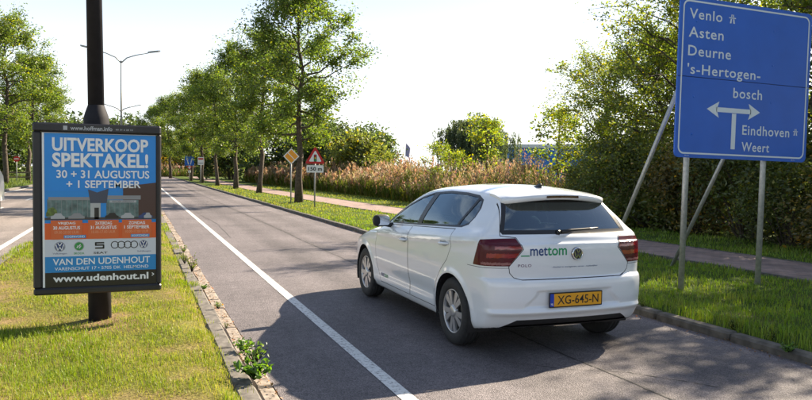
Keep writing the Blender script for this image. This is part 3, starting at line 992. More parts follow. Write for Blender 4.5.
    # number plate
    pl = empty('number_plate', (0, 0, 0)); pl.parent = root
    py_ = -.708
    MB().prism(rrect(-.268, .268, -.064, .064, .008), (0, py_, .500), (1, 0, 0), (0, 0, 1), (0, -1, 0), .008).build('plate_holder', black, pl)
    MB().prism(rrect(-.222, .258, -.054, .054, .005), (0, py_ - .008, .500), (1, 0, 0), (0, 0, 1), (0, -1, 0), .002).build('plate', simple('plate_yellow', (.72, .34, .015), .4), pl)
    MB().prism(rrect(-.260, -.2225, -.054, .054, .004), (0, py_ - .008, .500), (1, 0, 0), (0, 0, 1), (0, -1, 0), .002).build('country_band', simple('plate_blue', (.01, .05, .42), .4), pl)
    V, F = text2d('XG-645-N', .415, .074, .006); mb = MB(); flat(mb, V, F, -.188, -.037, (0, py_ - .0115, .5), (1, 0, 0), (0, 0, 1)); mb.build('lettering', simple('plate_black', (.012, .012, .012), .5), pl)
    V, F = text2d('NL', .024, .018, .02); mb = MB(); flat(mb, V, F, -.253, -.042, (0, py_ - .0115, .5), (1, 0, 0), (0, 0, 1)); mb.build('lettering', simple('plate_letter_white', (.8, .8, .8), .5), pl)
    # lettering on the skin: lay flat, then drop onto the body surface
    def on_rear(name, V, F, x0, z0, mat, off=.0025, align='l'):
        mb = MB(); flat(mb, V, F, x0, z0, (0, -.62, 0), (1, 0, 0), (0, 0, 1), align)
        P = np.array(mb.v)
        ys = np.linspace(-.80, -.45, 700)
        for i_ in range(len(P)):
            v = car_f(np.stack([np.full(700, P[i_, 0]), ys, np.full(700, P[i_, 2])], 1))
            P[i_, 1] = ys[np.argmax(v < 0)] - off
        mb.v = [tuple(q) for q in P]
        return mb.build(name, mat, gate_o)
    blue = simple('logo_blue', (.012, .055, .19), .4); green = simple('logo_green', (.0, .27, .10), .4); purple = simple('logo_purple', (.10, .02, .10), .4)
    V, F = text2d('met', .163, .074, .014); on_rear('lettering', V, F, -.422, .874, blue)
    V, F = text2d('tom', .192, .074, .014); on_rear('lettering', V, F, -.261, .874, green)
    on_rear('lettering', np.array([(0, 0), (.078, 0), (.078, .010), (0, .010)]), [(0, 1, 2, 3)], -.506, .870, green)
    V, F = text2d('POLO', .12, .024, .004, 1.2); on_rear('lettering', V, F, -.53, .782, purple)
    V, F = text2d('..flexibel in werkgeven, samen  makkelijker', .47, .016, .002, 1.0, .2); on_rear('lettering', V, F, -.215, .765, blue)
    # round badge
    bd = MB()
    bd.lathe([(0, .001), (-.010, .02), (-.012, .044), (-.006, .052), (.004, .056)], 40, 'y', (0, 0, 0))
    bo = bd.build('badge', dkchrome, gate_o, (.032, -.668, .885))
    ring = MB(); ring.lathe([(-.008, .044), (-.015, .046), (-.015, .051), (-.006, .055)], 40, 'y'); ring.build('badge_ring', chrome, bo)
    vw = MB()
    def bar(p, q, w):
        p, q = np.array(p), np.array(q); e = (q - p) / np.linalg.norm(q - p); nrm = np.array([-e[1], e[0]]) * w / 2
        vw.prism([p - nrm, q - nrm, q + nrm, p + nrm], (0, -.0125, 0), (1, 0, 0), (0, 0, 1), (0, -1, 0), .005)
    for s in (-1, 1):
        bar((s * .018, .040), (0, .007), .008)
        bar((s * .037, .022), (s * .018, -.039), .008); bar((s * .018, -.039), (0, -.005), .008)
    vw.build('emblem', chrome, bo)
    # small lettering low on the front doors
    for sx in (-1, 1):
        for txt, dy, mat in (('met', 0, blue), ('tom', .125, green)):
            V, F = text2d(txt, .115, .045, .014)
            mb = MB(); flat(mb, V, F, 0, 0, (0, 0, 0), (1, 0, 0), (0, 0, 1)); P = np.array(mb.v)
            yy_ = (1.98 - dy - P[:, 0]) if sx < 0 else (1.73 + dy + P[:, 0])
            Q = np.stack([np.full(len(P), sx * .86), yy_, P[:, 2] + .345], 1)
            xs = np.linspace(.6, 1.0, 500)
            for q in Q:
                v = car_f(np.stack([sx * xs, np.full(500, q[1]), np.full(500, q[2])], 1)); q[0] = sx * (xs[np.argmax(v > 0)] + .002)
            mb.v = [tuple(q) for q in Q]; mb.build('lettering', mat, root)
    # cabin: seats, dashboard, steering wheel
    def cushion(mb, c, s, tilt=0.0, e=.55):
        vs = []; fs = []; nlat, nlon = 8, 14
        for i_ in range(nlat + 1):
            th = math.pi * i_ / nlat
            for j_ in range(nlon):
                ph = 2 * math.pi * j_ / nlon
                e_ = lambda q: math.copysign(abs(q) ** e, q)
                p = np.array([s[0] * e_(math.sin(th) * math.cos(ph)), s[1] * e_(math.sin(th) * math.sin(ph)), s[2] * e_(math.cos(th))])
                ct, st = math.cos(tilt), math.sin(tilt)
                vs.append((c[0] + p[0], c[1] + p[1] * ct - p[2] * st, c[2] + p[1] * st + p[2] * ct))
        for i_ in range(nlat):
            for j_ in range(nlon): fs.append((i_ * nlon + j_, i_ * nlon + (j_ + 1) % nlon, (i_ + 1) * nlon + (j_ + 1) % nlon, (i_ + 1) * nlon + j_))
        mb.add(vs, fs, True)
    for xx in (-.36, .36):
        mb = MB(); cushion(mb, (xx, 1.05, .55), (.24, .26, .09)); cushion(mb, (xx, .83, .83), (.23, .08, .30), .2); cushion(mb, (xx, .76, 1.20), (.13, .05, .085), .15)
        mb.tube([(xx - .05, .78, 1.08), (xx - .05, .765, 1.17)], .008, 6); mb.tube([(xx + .05, .78, 1.08), (xx + .05, .765, 1.17)], .008, 6)
        mb.build('seat', seatm, root)
    mb = MB(); cushion(mb, (0, .25, .55), (.62, .25, .09)); cushion(mb, (0, -.0, .82), (.62, .08, .28), .25)
    for xx in (-.36, .36): cushion(mb, (xx, -.06, 1.13), (.12, .045, .07), .2)
    mb.build('rear_bench', seatm, root)
    mb = MB(); cushion(mb, (0, 1.95, .84), (.68, .28, .13), 0, .5); mb.build('dashboard', inner, root)
    mb = MB(); ring_ = []
    for k in range(25):
        a = 2 * math.pi * k / 24; ring_.append((-.36 + .18 * math.cos(a), 1.56 - .07 * math.sin(a), .92 + .165 * math.sin(a)))
    mb.tube(ring_, .014, 6, caps=False); mb.tube([(-.52, 1.56, .92), (-.2, 1.56, .92)], .02, 6); mb.tube([(-.36, 1.56, .92), (-.36, 1.8, .85)], .03, 6)
    mb.build('steering_wheel', black, root)
    mb = MB(); mb.box(-.66, .66, -.50, .0, .965, .985, .008); mb.build('parcel_shelf', inner, root)
    return root

build_car((3.52, 5.71, 0.0), 0.0)
# ------------------------------------------------------------------ lamp posts
def lamp_post(loc, label, r0=.105, r1=.075, H=9.0, ar=1.0):
    root = empty('lamp_post', loc, label=label, cat='lamp post', group='lamp posts along the median')
    mb = MB(); mb.tube([(0, 0, -.1), (0, 0, 1.9)], [r0, r0], 16)
    mb.tube([(0, 0, 1.9), (0, 0, 1.99), (0, 0, 2.05), (0, 0, 2.12)], [r0 + .012, r0 + .012, r0 - .005, r1], 16, caps=False)
    mb.tube([(0, 0, 2.0), (0, 0, 5.5), (0, 0, H - .2)], [r1, r1 * .85, r1 * .6], 16)
    mb.build('pole', M['pole_dark'] if loc[1] < 20 else M['grey_pole'], root)
    for s in (-1, 1):
        mb = MB(); mb.tube([(0, 0, H - .35), (s * .35, 0, H + .0), (s * .9, 0, H + .22), (s * 1.7, 0, H + .42)], [.045 * ar, .04 * ar, .035 * ar, .03 * ar], 8)
        a = mb.build('arm', M['grey_pole'], root)
        h = MB(); pr = [(0, -.05), (.15, -.13), (.65, -.12), (.8, -.04), (.8, .04), (.65, .12), (.15, .13), (0, .05)]
        h.prism([(s * (1.65 + p), q) for p, q in pr], (0, 0, H + .12), (1, 0, .18 * s), (0, 1, 0), (0, 0, 1), .09)
        h.build('lamp_head', M['grey_pole'], a)
    mb = MB(); mb.box(-.05, .05, -r0 - .008, -r0 + .02, .45, .85, .006) ; mb.build('service_hatch', M['dark_metal'], root)
    return root
lamp_post((-.33, 7.44, 0.05), 'dark lamp post carrying the advertising frame').rotation_euler = (0, R(-.75), 0)
lamp_post((-.88, 50, 0.05), 'slim grey double-armed lamp post further down the median', H=8.7)
lamp_post((-1.75, 97, 0.05), 'smallest, farthest double-armed lamp post, seen over the advertising frame', H=8.9, ar=1.7)

# ------------------------------------------------------------------ advertising frame on the lamp post
def ad_frame():
    W, H = 1.115, 1.60
    root = empty('advertising_frame', (-.325, 7.20, 0.375), R(0.0), label='black framed advertising poster mounted on the dark lamp post', cat='advertisement')
    hw = W / 2
    u, v, nrm = (1, 0, 0), (0, 0, 1), (0, -1, 0)
    fr = simple('frame_black', (.016, .016, .02), .42, noise=.25, nscale=5)
    white = simple('poster_white', (.82, .85, .88), .35); blue = simple('poster_blue', (.002, .25, .74), .3, noise=.03, nscale=3)
    blue2 = simple('poster_blue_band', (.008, .24, .60), .3); orange = simple('poster_orange', (.72, .11, .015), .3)
    blk = simple('poster_black', (.010, .010, .012), .3); brown = simple('poster_brown', (.060, .026, .022), .3)
    grey = simple('poster_grey', (.25, .26, .28), .3); tglass = simple('poster_glazing', (.10, .17, .17), .3, noise=.6, nscale=14)
    navy = simple('poster_navy', (.02, .05, .18), .3); ltor = simple('poster_pale_orange', (.75, .35, .2), .3)
    grn = simple('poster_green', (.03, .28, .07), .3); silver = simple('poster_silver', (.4, .42, .45), .3)
    leafg = simple('poster_leaf', (.10, .16, .03), .3, noise=.6, nscale=30); red = simple('poster_red', (.5, .02, .02), .3)
    # casing as four rails and a back
    px0, px1, pz0, pz1 = -hw + .078, hw - .05, .07, H - .09
    mb = MB(); mb.box(-hw, hw, -.02, .09, 0, pz0 - .006, .014); mb.build('frame_rail', fr, root)
    mb = MB(); mb.box(-hw, hw, -.02, .09, pz1 + .006, H, .014); mb.build('frame_rail', fr, root)
    mb = MB(); mb.box(-hw, px0 - .006, -.018, .088, pz0 - .006, pz1 + .006, .012); mb.build('frame_rail', fr, root)
    mb = MB(); mb.box(px1 + .006, hw, -.018, .088, pz0 - .006, pz1 + .006, .012); mb.build('frame_rail', fr, root)
    mb = MB(); mb.box(px0 - .006, px1 + .006, .012, .085, pz0 - .006, pz1 + .006); mb.build('back_panel', fr, root)
    for z in (.25, 1.3):
        mb = MB(); mb.box(-.14, .14, .085, .30, z - .03, z + .03, .006); mb.build('clamp', M['dark_metal'], root)
    MB().prism(rrect(-.32, .33, 0, .056, .004), (0, -.021, H - .072), u, v, nrm, .003).build('header_strip', blk, root)
    V, F = text2d('www.hoffman.info', .36, .040, .02); mb = MB(); flat(mb, V, F, -.24, H - .064, (0, -.0255, 0), u, v); mb.build('header_lettering', silver, root)
    MB().prism([(-.30, H - .064), (-.265, H - .064), (-.265, H - .026), (-.30, H - .026)], (0, -.0242, 0), u, v, nrm, .001).build('header_mark', silver, root)
    V, F = text2d('00 31 6 28 10', .15, .014, .01); mb = MB(); flat(mb, V, F, .15, H - .055, (0, -.0255, 0), u, v); mb.build('header_lettering', silver, root)
    # poster
    pw, ph = px1 - px0, pz1 - pz0
    post = link('poster', None, None, root); bpy.data.objects.remove(post)
    mb = MB(); mb.prism([(px0, pz0), (px1, pz0), (px1, pz1), (px0, pz1)], (0, .004, 0), u, v, nrm, .002)
    post = mb.build('poster', blue, root)
    def rect(name, x0, x1, t0, t1, mat, lev):
        mb = MB(); mb.add([(px0 + a * pw, -.0022 - .0007 * lev, pz1 - b * ph) for a, b in ((x0, t1), (x1, t1), (x1, t0), (x0, t0))], [(0, 1, 2, 3)])
        return mb.build(name, mat, post)
    def poly(name, pts, mat, lev):
        mb = MB(); mb.add([(px0 + a * pw, -.0022 - .0007 * lev, pz1 - b * ph) for a, b in pts], [tuple(range(len(pts)))[::-1]])
        return mb.build(name, mat, post)
    def text(s, x0, x1, t0, t1, mat, lev, bold=0.0, name='lettering'):
        V, F = text2d(s, (x1 - x0) * pw, (t1 - t0) * ph, bold); mb = MB()
        flat(mb, V, F, px0 + x0 * pw, pz1 - t1 * ph, (0, -.0022 - .0007 * lev, 0), u, v); mb.build(name, mat, post)
    rect('poster_margin', 0, .018, 0, 1, white, .3)
    # showroom picture
    rect('sky_patch', .018, 1, .375, .56, simple('poster_sky', (.004, .24, .68), .3), .2)
    poly('brick_wall', [(.70, .345), (1, .318), (1, .56), (.70, .56)], brown, .6)
    rect('glazing', .04, .44, .43, .55, tglass, 1); rect('glazing', .55, .84, .435, .55, tglass, 1)
    rect('canopy', .05, .45, .415, .435, grey, 2); rect('canopy', .53, .86, .405, .432, grey, 2)
    poly('entrance_roof', [(.39, .365), (.47, .385), (.57, .36), (.555, .455), (.41, .455)], simple('poster_slate', (.045, .06, .10), .3), 3)
    rect('entrance', .41, .50, .455, .56, simple('poster_pale', (.42, .44, .45), .3), 4); rect('doorway', .445, .485, .485, .56, blk, 5)
    rect('name_board', .58, .82, .437, .452, silver, 3); text('VAN DEN UDENHOUT', .60, .80, .4395, .449, blk, 4)
    rect('forecourt', .018, 1, .548, .563, simple('poster_tar', (.04, .04, .045), .3), 5)
    for k, (a, b, c) in enumerate(((.07, .19, silver), (.22, .36, grey), (.54, .66, blk), (.68, .80, silver), (.84, .97, navy), (.89, .96, silver))):
        w = b - a
        poly('parked_car_print', [(a, .556), (a, .540), (a + w * .2, .534), (a + w * .33, .520), (a + w * .72, .520), (a + w * .85, .536), (b, .541), (b, .556)], c, 6 + .3 * k)
    poly('tree_print', [(.03, .52), (.05, .49), (.09, .48), (.12, .50), (.13, .53), (.03, .54)], leafg, 3)
    for k in range(8): rect('mullion', .07 + .045 * k, .073 + .045 * k, .436, .55, grey, 1.6)
    for k in range(6): rect('mullion', .58 + .045 * k, .583 + .045 * k, .453, .55, grey, 1.6)
    # headline
    text('UITVERKOOP', .085, .93, .030, .118, white, 1, .030); text('SPEKTAKEL!', .085, .93, .128, .222, white, 1, .030)
    text('30 + 31 AUGUSTUS', .12, .94, .240, .292, white, 1, .018); text('+ 1 SEPTEMBER', .205, .86, .306, .356, white, 8, .018)
    # orange band
    rect('orange_band', .018, 1, .585, .69, orange, 1)
    for a, d1, d2, d3 in ((.08, 'VRIJDAG', '30 AUGUSTUS', '09.00-20.00 UUR'), (.40, 'ZATERDAG', '31 AUGUSTUS', '10.00-17.00 UUR'), (.70, 'ZONDAG', '1 SEPTEMBER', '10.00-17.00 UUR')):
        rect('orange_tab', a - .01, a + .26, .566, .69, simple('poster_orange_light', (.66, .13, .03), .3), 7)
        text(d1, a + .05, a + .20, .577, .597, white, 8, .02); text(d2, a + .01, a + .24, .604, .626, white, 8, .02); text(d3, a + .02, a + .23, .635, .653, ltor, 8, .0)
    rect('blue_tab', .18, .37, .663, .683, blue2, 8); text('KOOPAVOND', .19, .36, .666, .680, white, 9, .01)
    rect('blue_tab', .77, .94, .663, .683, blue2, 8); text('KOOPZONDAG', .78, .93, .666, .680, white, 9, .01)
    # brand strip
    rect('white_band', .018, 1, .69, .802, simple('poster_offwhite', (.60, .65, .74), .3), 1)
    def disc(cx, ct, r, mat, lev, r_in=0.0):
        mb = MB(); n = 28; o = (px0 + cx * pw, -.0022 - .0007 * lev, pz1 - ct * ph)
        if r_in <= 0:
            mb.add([(o[0] + r * math.cos(2 * math.pi * k / n), o[1], o[2] + r * math.sin(2 * math.pi * k / n)) for k in range(n)], [tuple(range(n))])
        else:
            vs = []
            for k in range(n):
                c, s = math.cos(2 * math.pi * k / n), math.sin(2 * math.pi * k / n)
                vs += [(o[0] + r * c, o[1], o[2] + r * s), (o[0] + r_in * c, o[1], o[2] + r_in * s)]
            mb.add(vs, [(2 * k, 2 * ((k + 1) % n), 2 * ((k + 1) % n) + 1, 2 * k + 1) for k in range(n)])
        return mb.build('logo_disc', mat, post)
    def strokes(cx, ct, segs, w, mat, lev):
        mb = MB()
        for p, q in segs:
            p, q = np.array(p), np.array(q); e = (q - p) / np.linalg.norm(q - p); nn = np.array([-e[1], e[0]]) * w / 2
            mb.add([(px0 + cx * pw + a[0], -.0022 - .0007 * lev, pz1 - ct * ph + a[1]) for a in (p - nn, q - nn, q + nn, p + nn)], [(0, 1, 2, 3)])
        mb.build('logo_mark', mat, post)
    def vwmark(cx, ct, r):
        disc(cx, ct, r, navy, 2); disc(cx, ct, r * .96, silver, 3, r * .84)
        strokes(cx, ct, [((-.36 * r, .74 * r), (0, .10 * r)), ((.36 * r, .74 * r), (0, .10 * r)), ((-.72 * r, .42 * r), (-.36 * r, -.74 * r)), ((.72 * r, .42 * r), (.36 * r, -.74 * r)),
                         ((-.36 * r, -.74 * r), (0, -.08 * r)), ((.36 * r, -.74 * r), (0, -.08 * r))], .16 * r, white, 3.5)
    vwmark(.145, .737, .046); text('Volkswagen', .085, .205, .776, .790, navy, 2)
    disc(.31, .737, .044, silver, 2); disc(.31, .737, .038, grn, 3)
    strokes(.31, .737, [((-.02, -.015), (.014, .018)), ((-.016, .002), (.022, .002)), ((0, -.02), (.018, .006))], .007, white, 3.5); text('SKODA', .265, .355, .776, .790, grn, 2, .02)
    strokes(.49, .735, [((-.038, .026), (.04, .026)), ((-.04, .004), (.038, .004)), ((-.04, -.024), (.038, -.024)), ((-.034, .03), (-.034, .002)), ((.034, .008), (.034, -.028))], .014, blk, 2.5); text('SEAT', .435, .56, .776, .790, blk, 2, .02)
    for k in range(4): disc(.625 + .058 * k, .733, .036, blk, 2 + .2 * k, .028)
    vwmark(.885, .732, .040); text('Bedrijfswagens', .83, .955, .774, .786, navy, 2)
    # address band
    rect('blue_band', .018, 1, .802, .905, blue2, 1)
    text('VAN DEN UDENHOUT', .085, .945, .815, .858, white, 2, .012); text('VARENSCHUT 17 • 5705 DK  HELMOND', .10, .93, .872, .892, white, 2, .004)
    rect('black_band', .018, 1, .905, 1, blk, 1); text('www.udenhout.nl', .085, .93, .922, .968, white, 2, .028); text('>', .962, .982, .925, .950, white, 2, .02)
    rect('poster_edge', 0, 1, 0, .004, silver, 9)
    return root
ad_frame()

# ------------------------------------------------------------------ blue direction sign
def direction_sign():
    x0, x1, z0, z1, Y = 6.33, 8.62, 1.80, 3.83, 7.02
    root = empty('direction_sign', (x0, Y, 0.08), label='large blue direction sign with white town names and arrows on grey posts', cat='road sign')
    W = x1 - x0; zb = z0 - .08; H = z1 - z0; zs = zb + H * .505
    u, v, nrm = (1, 0, 0), (0, 0, 1), (0, -1, 0)
    def panel(a0, a1, rt):
        r = .07
        top = [(W - r + r * math.cos(R(a)), a1 - r + r * math.sin(R(a))) for a in (0, 22, 45, 67, 90)] + [(r + r * math.cos(R(a)), a1 - r + r * math.sin(R(a))) for a in (90, 112, 135, 157, 180)]
        bot = [(r + r * math.cos(R(a)), a0 + r + r * math.sin(R(a))) for a in (180, 202, 225, 247, 270)] + [(W - r + r * math.cos(R(a)), a0 + r + r * math.sin(R(a))) for a in (270, 292, 315, 337, 360)]
        pts = (top + [(0, a0), (W, a0)]) if rt else (bot + [(W, a1), (0, a1)])
        MB().prism(pts, (0, 0, 0), u, v, nrm, .022).build('sign_panel', M['sign_blue'], root)
    panel(zs + .004, zb + H, True); panel(zb, zs - .004, False)
    mb = MB(); mb.box(.02, W - .02, .001, .008, zs - .02, zs + .02); mb.build('joint_strip', M['dark_metal'], root)
    # white line near the edge, split at the joint
    o1 = rrect(.045, W - .045, zb + .045, zb + H - .045, .09, 6); o2 = rrect(.066, W - .066, zb + .066, zb + H - .066, .07, 6)
    mb = MB(); n = len(o1)
    for k in range(n):
        k2 = (k + 1) % n
        mb.add([(o1[k][0], -.0245, o1[k][1]), (o1[k2][0], -.0245, o1[k2][1]), (o2[k2][0], -.0245, o2[k2][1]), (o2[k][0], -.0245, o2[k][1])], [(0, 1, 2, 3)])
    mb.build('border_line', M['sign_white'], root)
    # wording; t measured down from the top edge as a fraction of the height
    def word(s, a, b, t0, t1, bold=.010):
        V, F = text2d(s, (b - a) * W, (t1 - t0) * H, bold, 1.1); mb = MB()
        flat(mb, V, F, a * W, zb + H * (1 - t1), (0, -.0245, 0), u, v); mb.build('lettering', M['sign_white'], root)
    word('Venlo', .065, .30, .072, .135); word('Asten', .065, .315, .185, .250); word('Deurne', .065, .375, .300, .365); word("'s-Hertogen-", .065, .605, .412, .497)
    word('bosch', .405, .625, .540, .605); word('Eindhoven', .485, .855, .775, .838); word('Weert', .485, .70, .885, .945)
    def motorway(cx, t, s):
        mb = MB(); zc = zb + H * (1 - t)
        def q(pts): mb.add([(cx * W + a * s, -.0245, zc + b * s) for a, b in pts], [tuple(range(len(pts)))])
        q([(-.5, .05), (.5, .05), (.5, .16), (-.5, .16)]); q([(-.38, -.5), (-.14, -.5), (-.08, 0), (-.26, 0)]); q([(.14, -.5), (.38, -.5), (.26, 0), (.08, 0)])
        q([(-.22, .22), (-.08, .22), (-.05, .5), (-.16, .5)]); q([(.08, .22), (.22, .22), (.16, .5), (.05, .5)])
        mb.build('motorway_symbol', M['sign_white'], root)
    motorway(.375, .105, .115); motorway(.905, .800, .09)
    # arrows
    mb = MB()
    def q(pts): mb.add([(a * W, -.0245, zb + H * (1 - b)) for a, b in pts], [tuple(range(len(pts)))])
    q([(.285, .672), (.545, .672), (.545, .702), (.285, .702)])
    q([(.215, .687), (.305, .635), (.288, .687), (.305, .739)]); q([(.615, .687), (.525, .739), (.542, .687), (.525, .635)])
    q([(.402, .706), (.434, .706), (.434, .935), (.402, .935)])
    mb.build('arrow', M['sign_white'], root)
    for a in (.07, .88):
        V, F = text2d('BM 0412', .07, .014); m2 = MB(); flat(m2, V, F, a * W, zb + .018, (0, -.0245, 0), u, v); m2.build('small_print', M['sign_white'], root)
    # posts, struts and rails behind the panel
    for xp in (6.60 - x0, 7.93 - x0):
        mb = MB(); mb.tube([(xp, .06, -.3), (xp, .06, zb + H - .12)], .038, 12); mb.build('post', M['galv'], root)
        mb = MB(); mb.tube([(xp + .28, 2.10, -.15), (xp + .02, .10, 2.95)], .03, 10); mb.build('strut', M['galv'], root)
    for xp in (6.60 - x0, 7.93 - x0):
        for zz in (zb + .3, zs - .25, zs + .25, zb + H - .3):
            MB().lathe([(-.0255, .001), (-.0255, .012), (-.022, .015)], 12, 'y', (xp, 0, zz)).build('bolt', M['sign_blue'], root)
            MB().box(xp - .06, xp + .06, .023, .105, zz - .018, zz + .018, .004).build('clamp', M['galv'], root)
    for zz in (zb + .3, zs - .25, zs + .25, zb + H - .3):
        mb = MB(); mb.box(.08, W - .08, .001, .022, zz - .025, zz + .025); mb.build('rail', M['sign_back'], root)
    return root
direction_sign().rotation_euler = (0, R(.8), 0)

# ------------------------------------------------------------------ small road signs
wh = simple('sign_face_white', (.75, .75, .73), .5); redm = simple('sign_red', (.50, .016, .016), .45); orng = simple('sign_orange', (.80, .33, .02), .45)
blkm = simple('sign_black', (.012, .012, .012), .5); bl2 = simple('sign_face_blue', (.012, .12, .50), .45)
def diamond_sign(loc):
    root = empty('priority_sign', loc, R(-3), label='orange and white diamond priority sign left of the tree trunk', cat='road sign')
    mb = MB(); mb.tube([(0, .03, -.2), (0, .03, 2.3)], .03, 10); mb.build('post', M['grey_pole'], root)
    d = .35; zc = 2.04
    def dm(r, y, t, name, mat): MB().prism([(r, 0), (0, r), (-r, 0), (0, -r)], (0, y, zc), (1, 0, 0), (0, 0, 1), (0, -1, 0), t).build(name, mat, root)
    dm(d, 0, .015, 'plate', wh)
    # orange field, parted by the two white bars the photograph shows
    for a, b in ((-.86, -.07), (.07, .86)):
        r = d * .70 * .98
        c, s = math.cos(R(45)), math.sin(R(45))
        pts = [(p * r, q * r) for p, q in ((a, -.86), (b, -.86), (b, .86), (a, .86))]
        MB().prism([(p * c - q * s, p * s + q * c) for p, q in pts], (0, -.0155, zc), (1, 0, 0), (0, 0, 1), (0, -1, 0), .002).build('orange_field', orng, root)
    mb = MB(); mb.box(-.03, .03, .002, .06, zc - .03, zc + .03); mb.build('clamp', M['galv'], root)
diamond_sign((6.27, 29.9, .08))
def warning_sign(loc):
    root = empty('warning_sign', loc, R(-2), label='red triangular traffic light warning sign with 150 m plate', cat='road sign')
    mb = MB(); mb.tube([(0, .03, -.2), (0, .03, 2.3)], .03, 10); mb.build('post', M['grey_pole'], root)
    s = .74; h = s * .866; zb = 1.72
    def tri(k, y, t, name, mat):
        cz = zb + h / 3
        pts = []
        for a in (90, 210, 330):
            for da in (-14, 0, 14):
                rr = h * 2 / 3 * k * (.93 if da else .965); pts.append((rr * math.cos(R(a + da * .35)), rr * math.sin(R(a + da * .35))))
        MB().prism(pts, (0, y, cz), (1, 0, 0), (0, 0, 1), (0, -1, 0), t).build(name, mat, root)
    tri(1.0, 0, .015, 'plate', redm); tri(.64, -.0155, .002, 'white_field', wh)
    zc = zb + h / 3
    MB().prism(rrect(-.055, .055, -.135, .135, .025), (0, -.018, zc - .01), (1, 0, 0), (0, 0, 1), (0, -1, 0), .002).build('signal_symbol', blkm, root)
    for k, (c, nm) in enumerate((((.6, .02, .02), 'r'), ((.8, .45, .02), 'y'), ((.02, .4, .1), 'g'))):
        MB().prism(circle(.034, 16), (0, -.0205, zc + .072 - .082 * k), (1, 0, 0), (0, 0, 1), (0, -1, 0), .002).build('signal_light', simple('signal_' + nm, c, .5), root)
    MB().prism(rrect(-.33, .33, 0, .28, .03), (0, 0, 1.37), (1, 0, 0), (0, 0, 1), (0, -1, 0), .012).build('distance_plate', wh, root)
    V, F = text2d('150 m', .54, .15, .03); mb = MB(); flat(mb, V, F, 0, 1.435, (0, -.0145, 0), (1, 0, 0), (0, 0, 1), 'c'); mb.build('lettering', blkm, root)
warning_sign((6.42, 26.2, .08))
def far_blue_sign(loc):
    root = empty('lane_sign', loc, label='small blue lane sign by the far end of the tree row', cat='road sign')
    mb = MB(); mb.tube([(0, .04, -.2), (0, .04, 2.7)], .05, 8); mb.build('post', M['grey_pole'], root)
    MB().prism(rrect(-.5, .5, 1.7, 2.75, .06), (0, 0, 0), (1, 0, 0), (0, 0, 1), (0, -1, 0), .02).build('plate', bl2, root)
    mb = MB()
    for s in (-1, 1):
        mb.prism([(s * .06, 1.82), (s * .15, 1.82), (s * .28, 2.35), (s * .19, 2.38)], (0, -.021, 0), (1, 0, 0), (0, 0, 1), (0, -1, 0), .003)
        mb.prism([(s * .13, 2.32), (s * .35, 2.30), (s * .28, 2.56)], (0, -.021, 0), (1, 0, 0), (0, 0, 1), (0, -1, 0), .003)
    mb.build('arrow', wh, root)
    MB().prism([(0, 1.15), (.3, 1.64), (-.3, 1.64)], (0, 0, 0), (1, 0, 0), (0, 0, 1), (0, -1, 0), .02).build('yield_plate', redm, root)
    MB().prism([(0, 1.28), (.18, 1.57), (-.18, 1.57)], (0, -.021, 0), (1, 0, 0), (0, 0, 1), (0, -1, 0), .003).build('yield_field', wh, root)
    MB().box(-.12, .12, -.0, .12, .9, 1.15, .02).build('band', wh, root)
far_blue_sign((5.55, 80.6, .08))
root = empty('notice_sign', (5.80, 69.2, .08), label='small white and red notice plate fixed in front of a street tree', cat='road sign')
MB().tube([(0, .04, -.2), (0, .04, 2.5)], .04, 8).build('post', M['grey_pole'], root)
MB().prism(rrect(-.28, .28, 1.75, 2.5, .04), (0, 0, 0), (1, 0, 0), (0, 0, 1), (0, -1, 0), .02).build('plate', wh, root)
MB().prism(rrect(-.23, .23, 2.25, 2.4, .02), (0, -.021, 0), (1, 0, 0), (0, 0, 1), (0, -1, 0), .003).build('red_bar', redm, root)
MB().prism(rrect(-.23, .23, 1.87, 1.97, .02), (0, -.021, 0), (1, 0, 0), (0, 0, 1), (0, -1, 0), .003).build('grey_bar', M['sign_back'], root)
root = empty('stop_sign', (-9.2, 65.5, .08), label='little red and white sign on a post left of the advertising frame', cat='road sign')
MB().tube([(0, .04, -.2), (0, .04, 2.2)], .035, 8).build('post', M['grey_pole'], root)
MB().prism(circle(.24, 20, 0, 2.0), (0, 0, 0), (1, 0, 0), (0, 0, 1), (0, -1, 0), .02).build('plate', redm, root)
MB().prism(rrect(-.17, .17, 1.96, 2.04, .02), (0, -.021, 0), (1, 0, 0), (0, 0, 1), (0, -1, 0), .003).build('white_bar', wh, root)

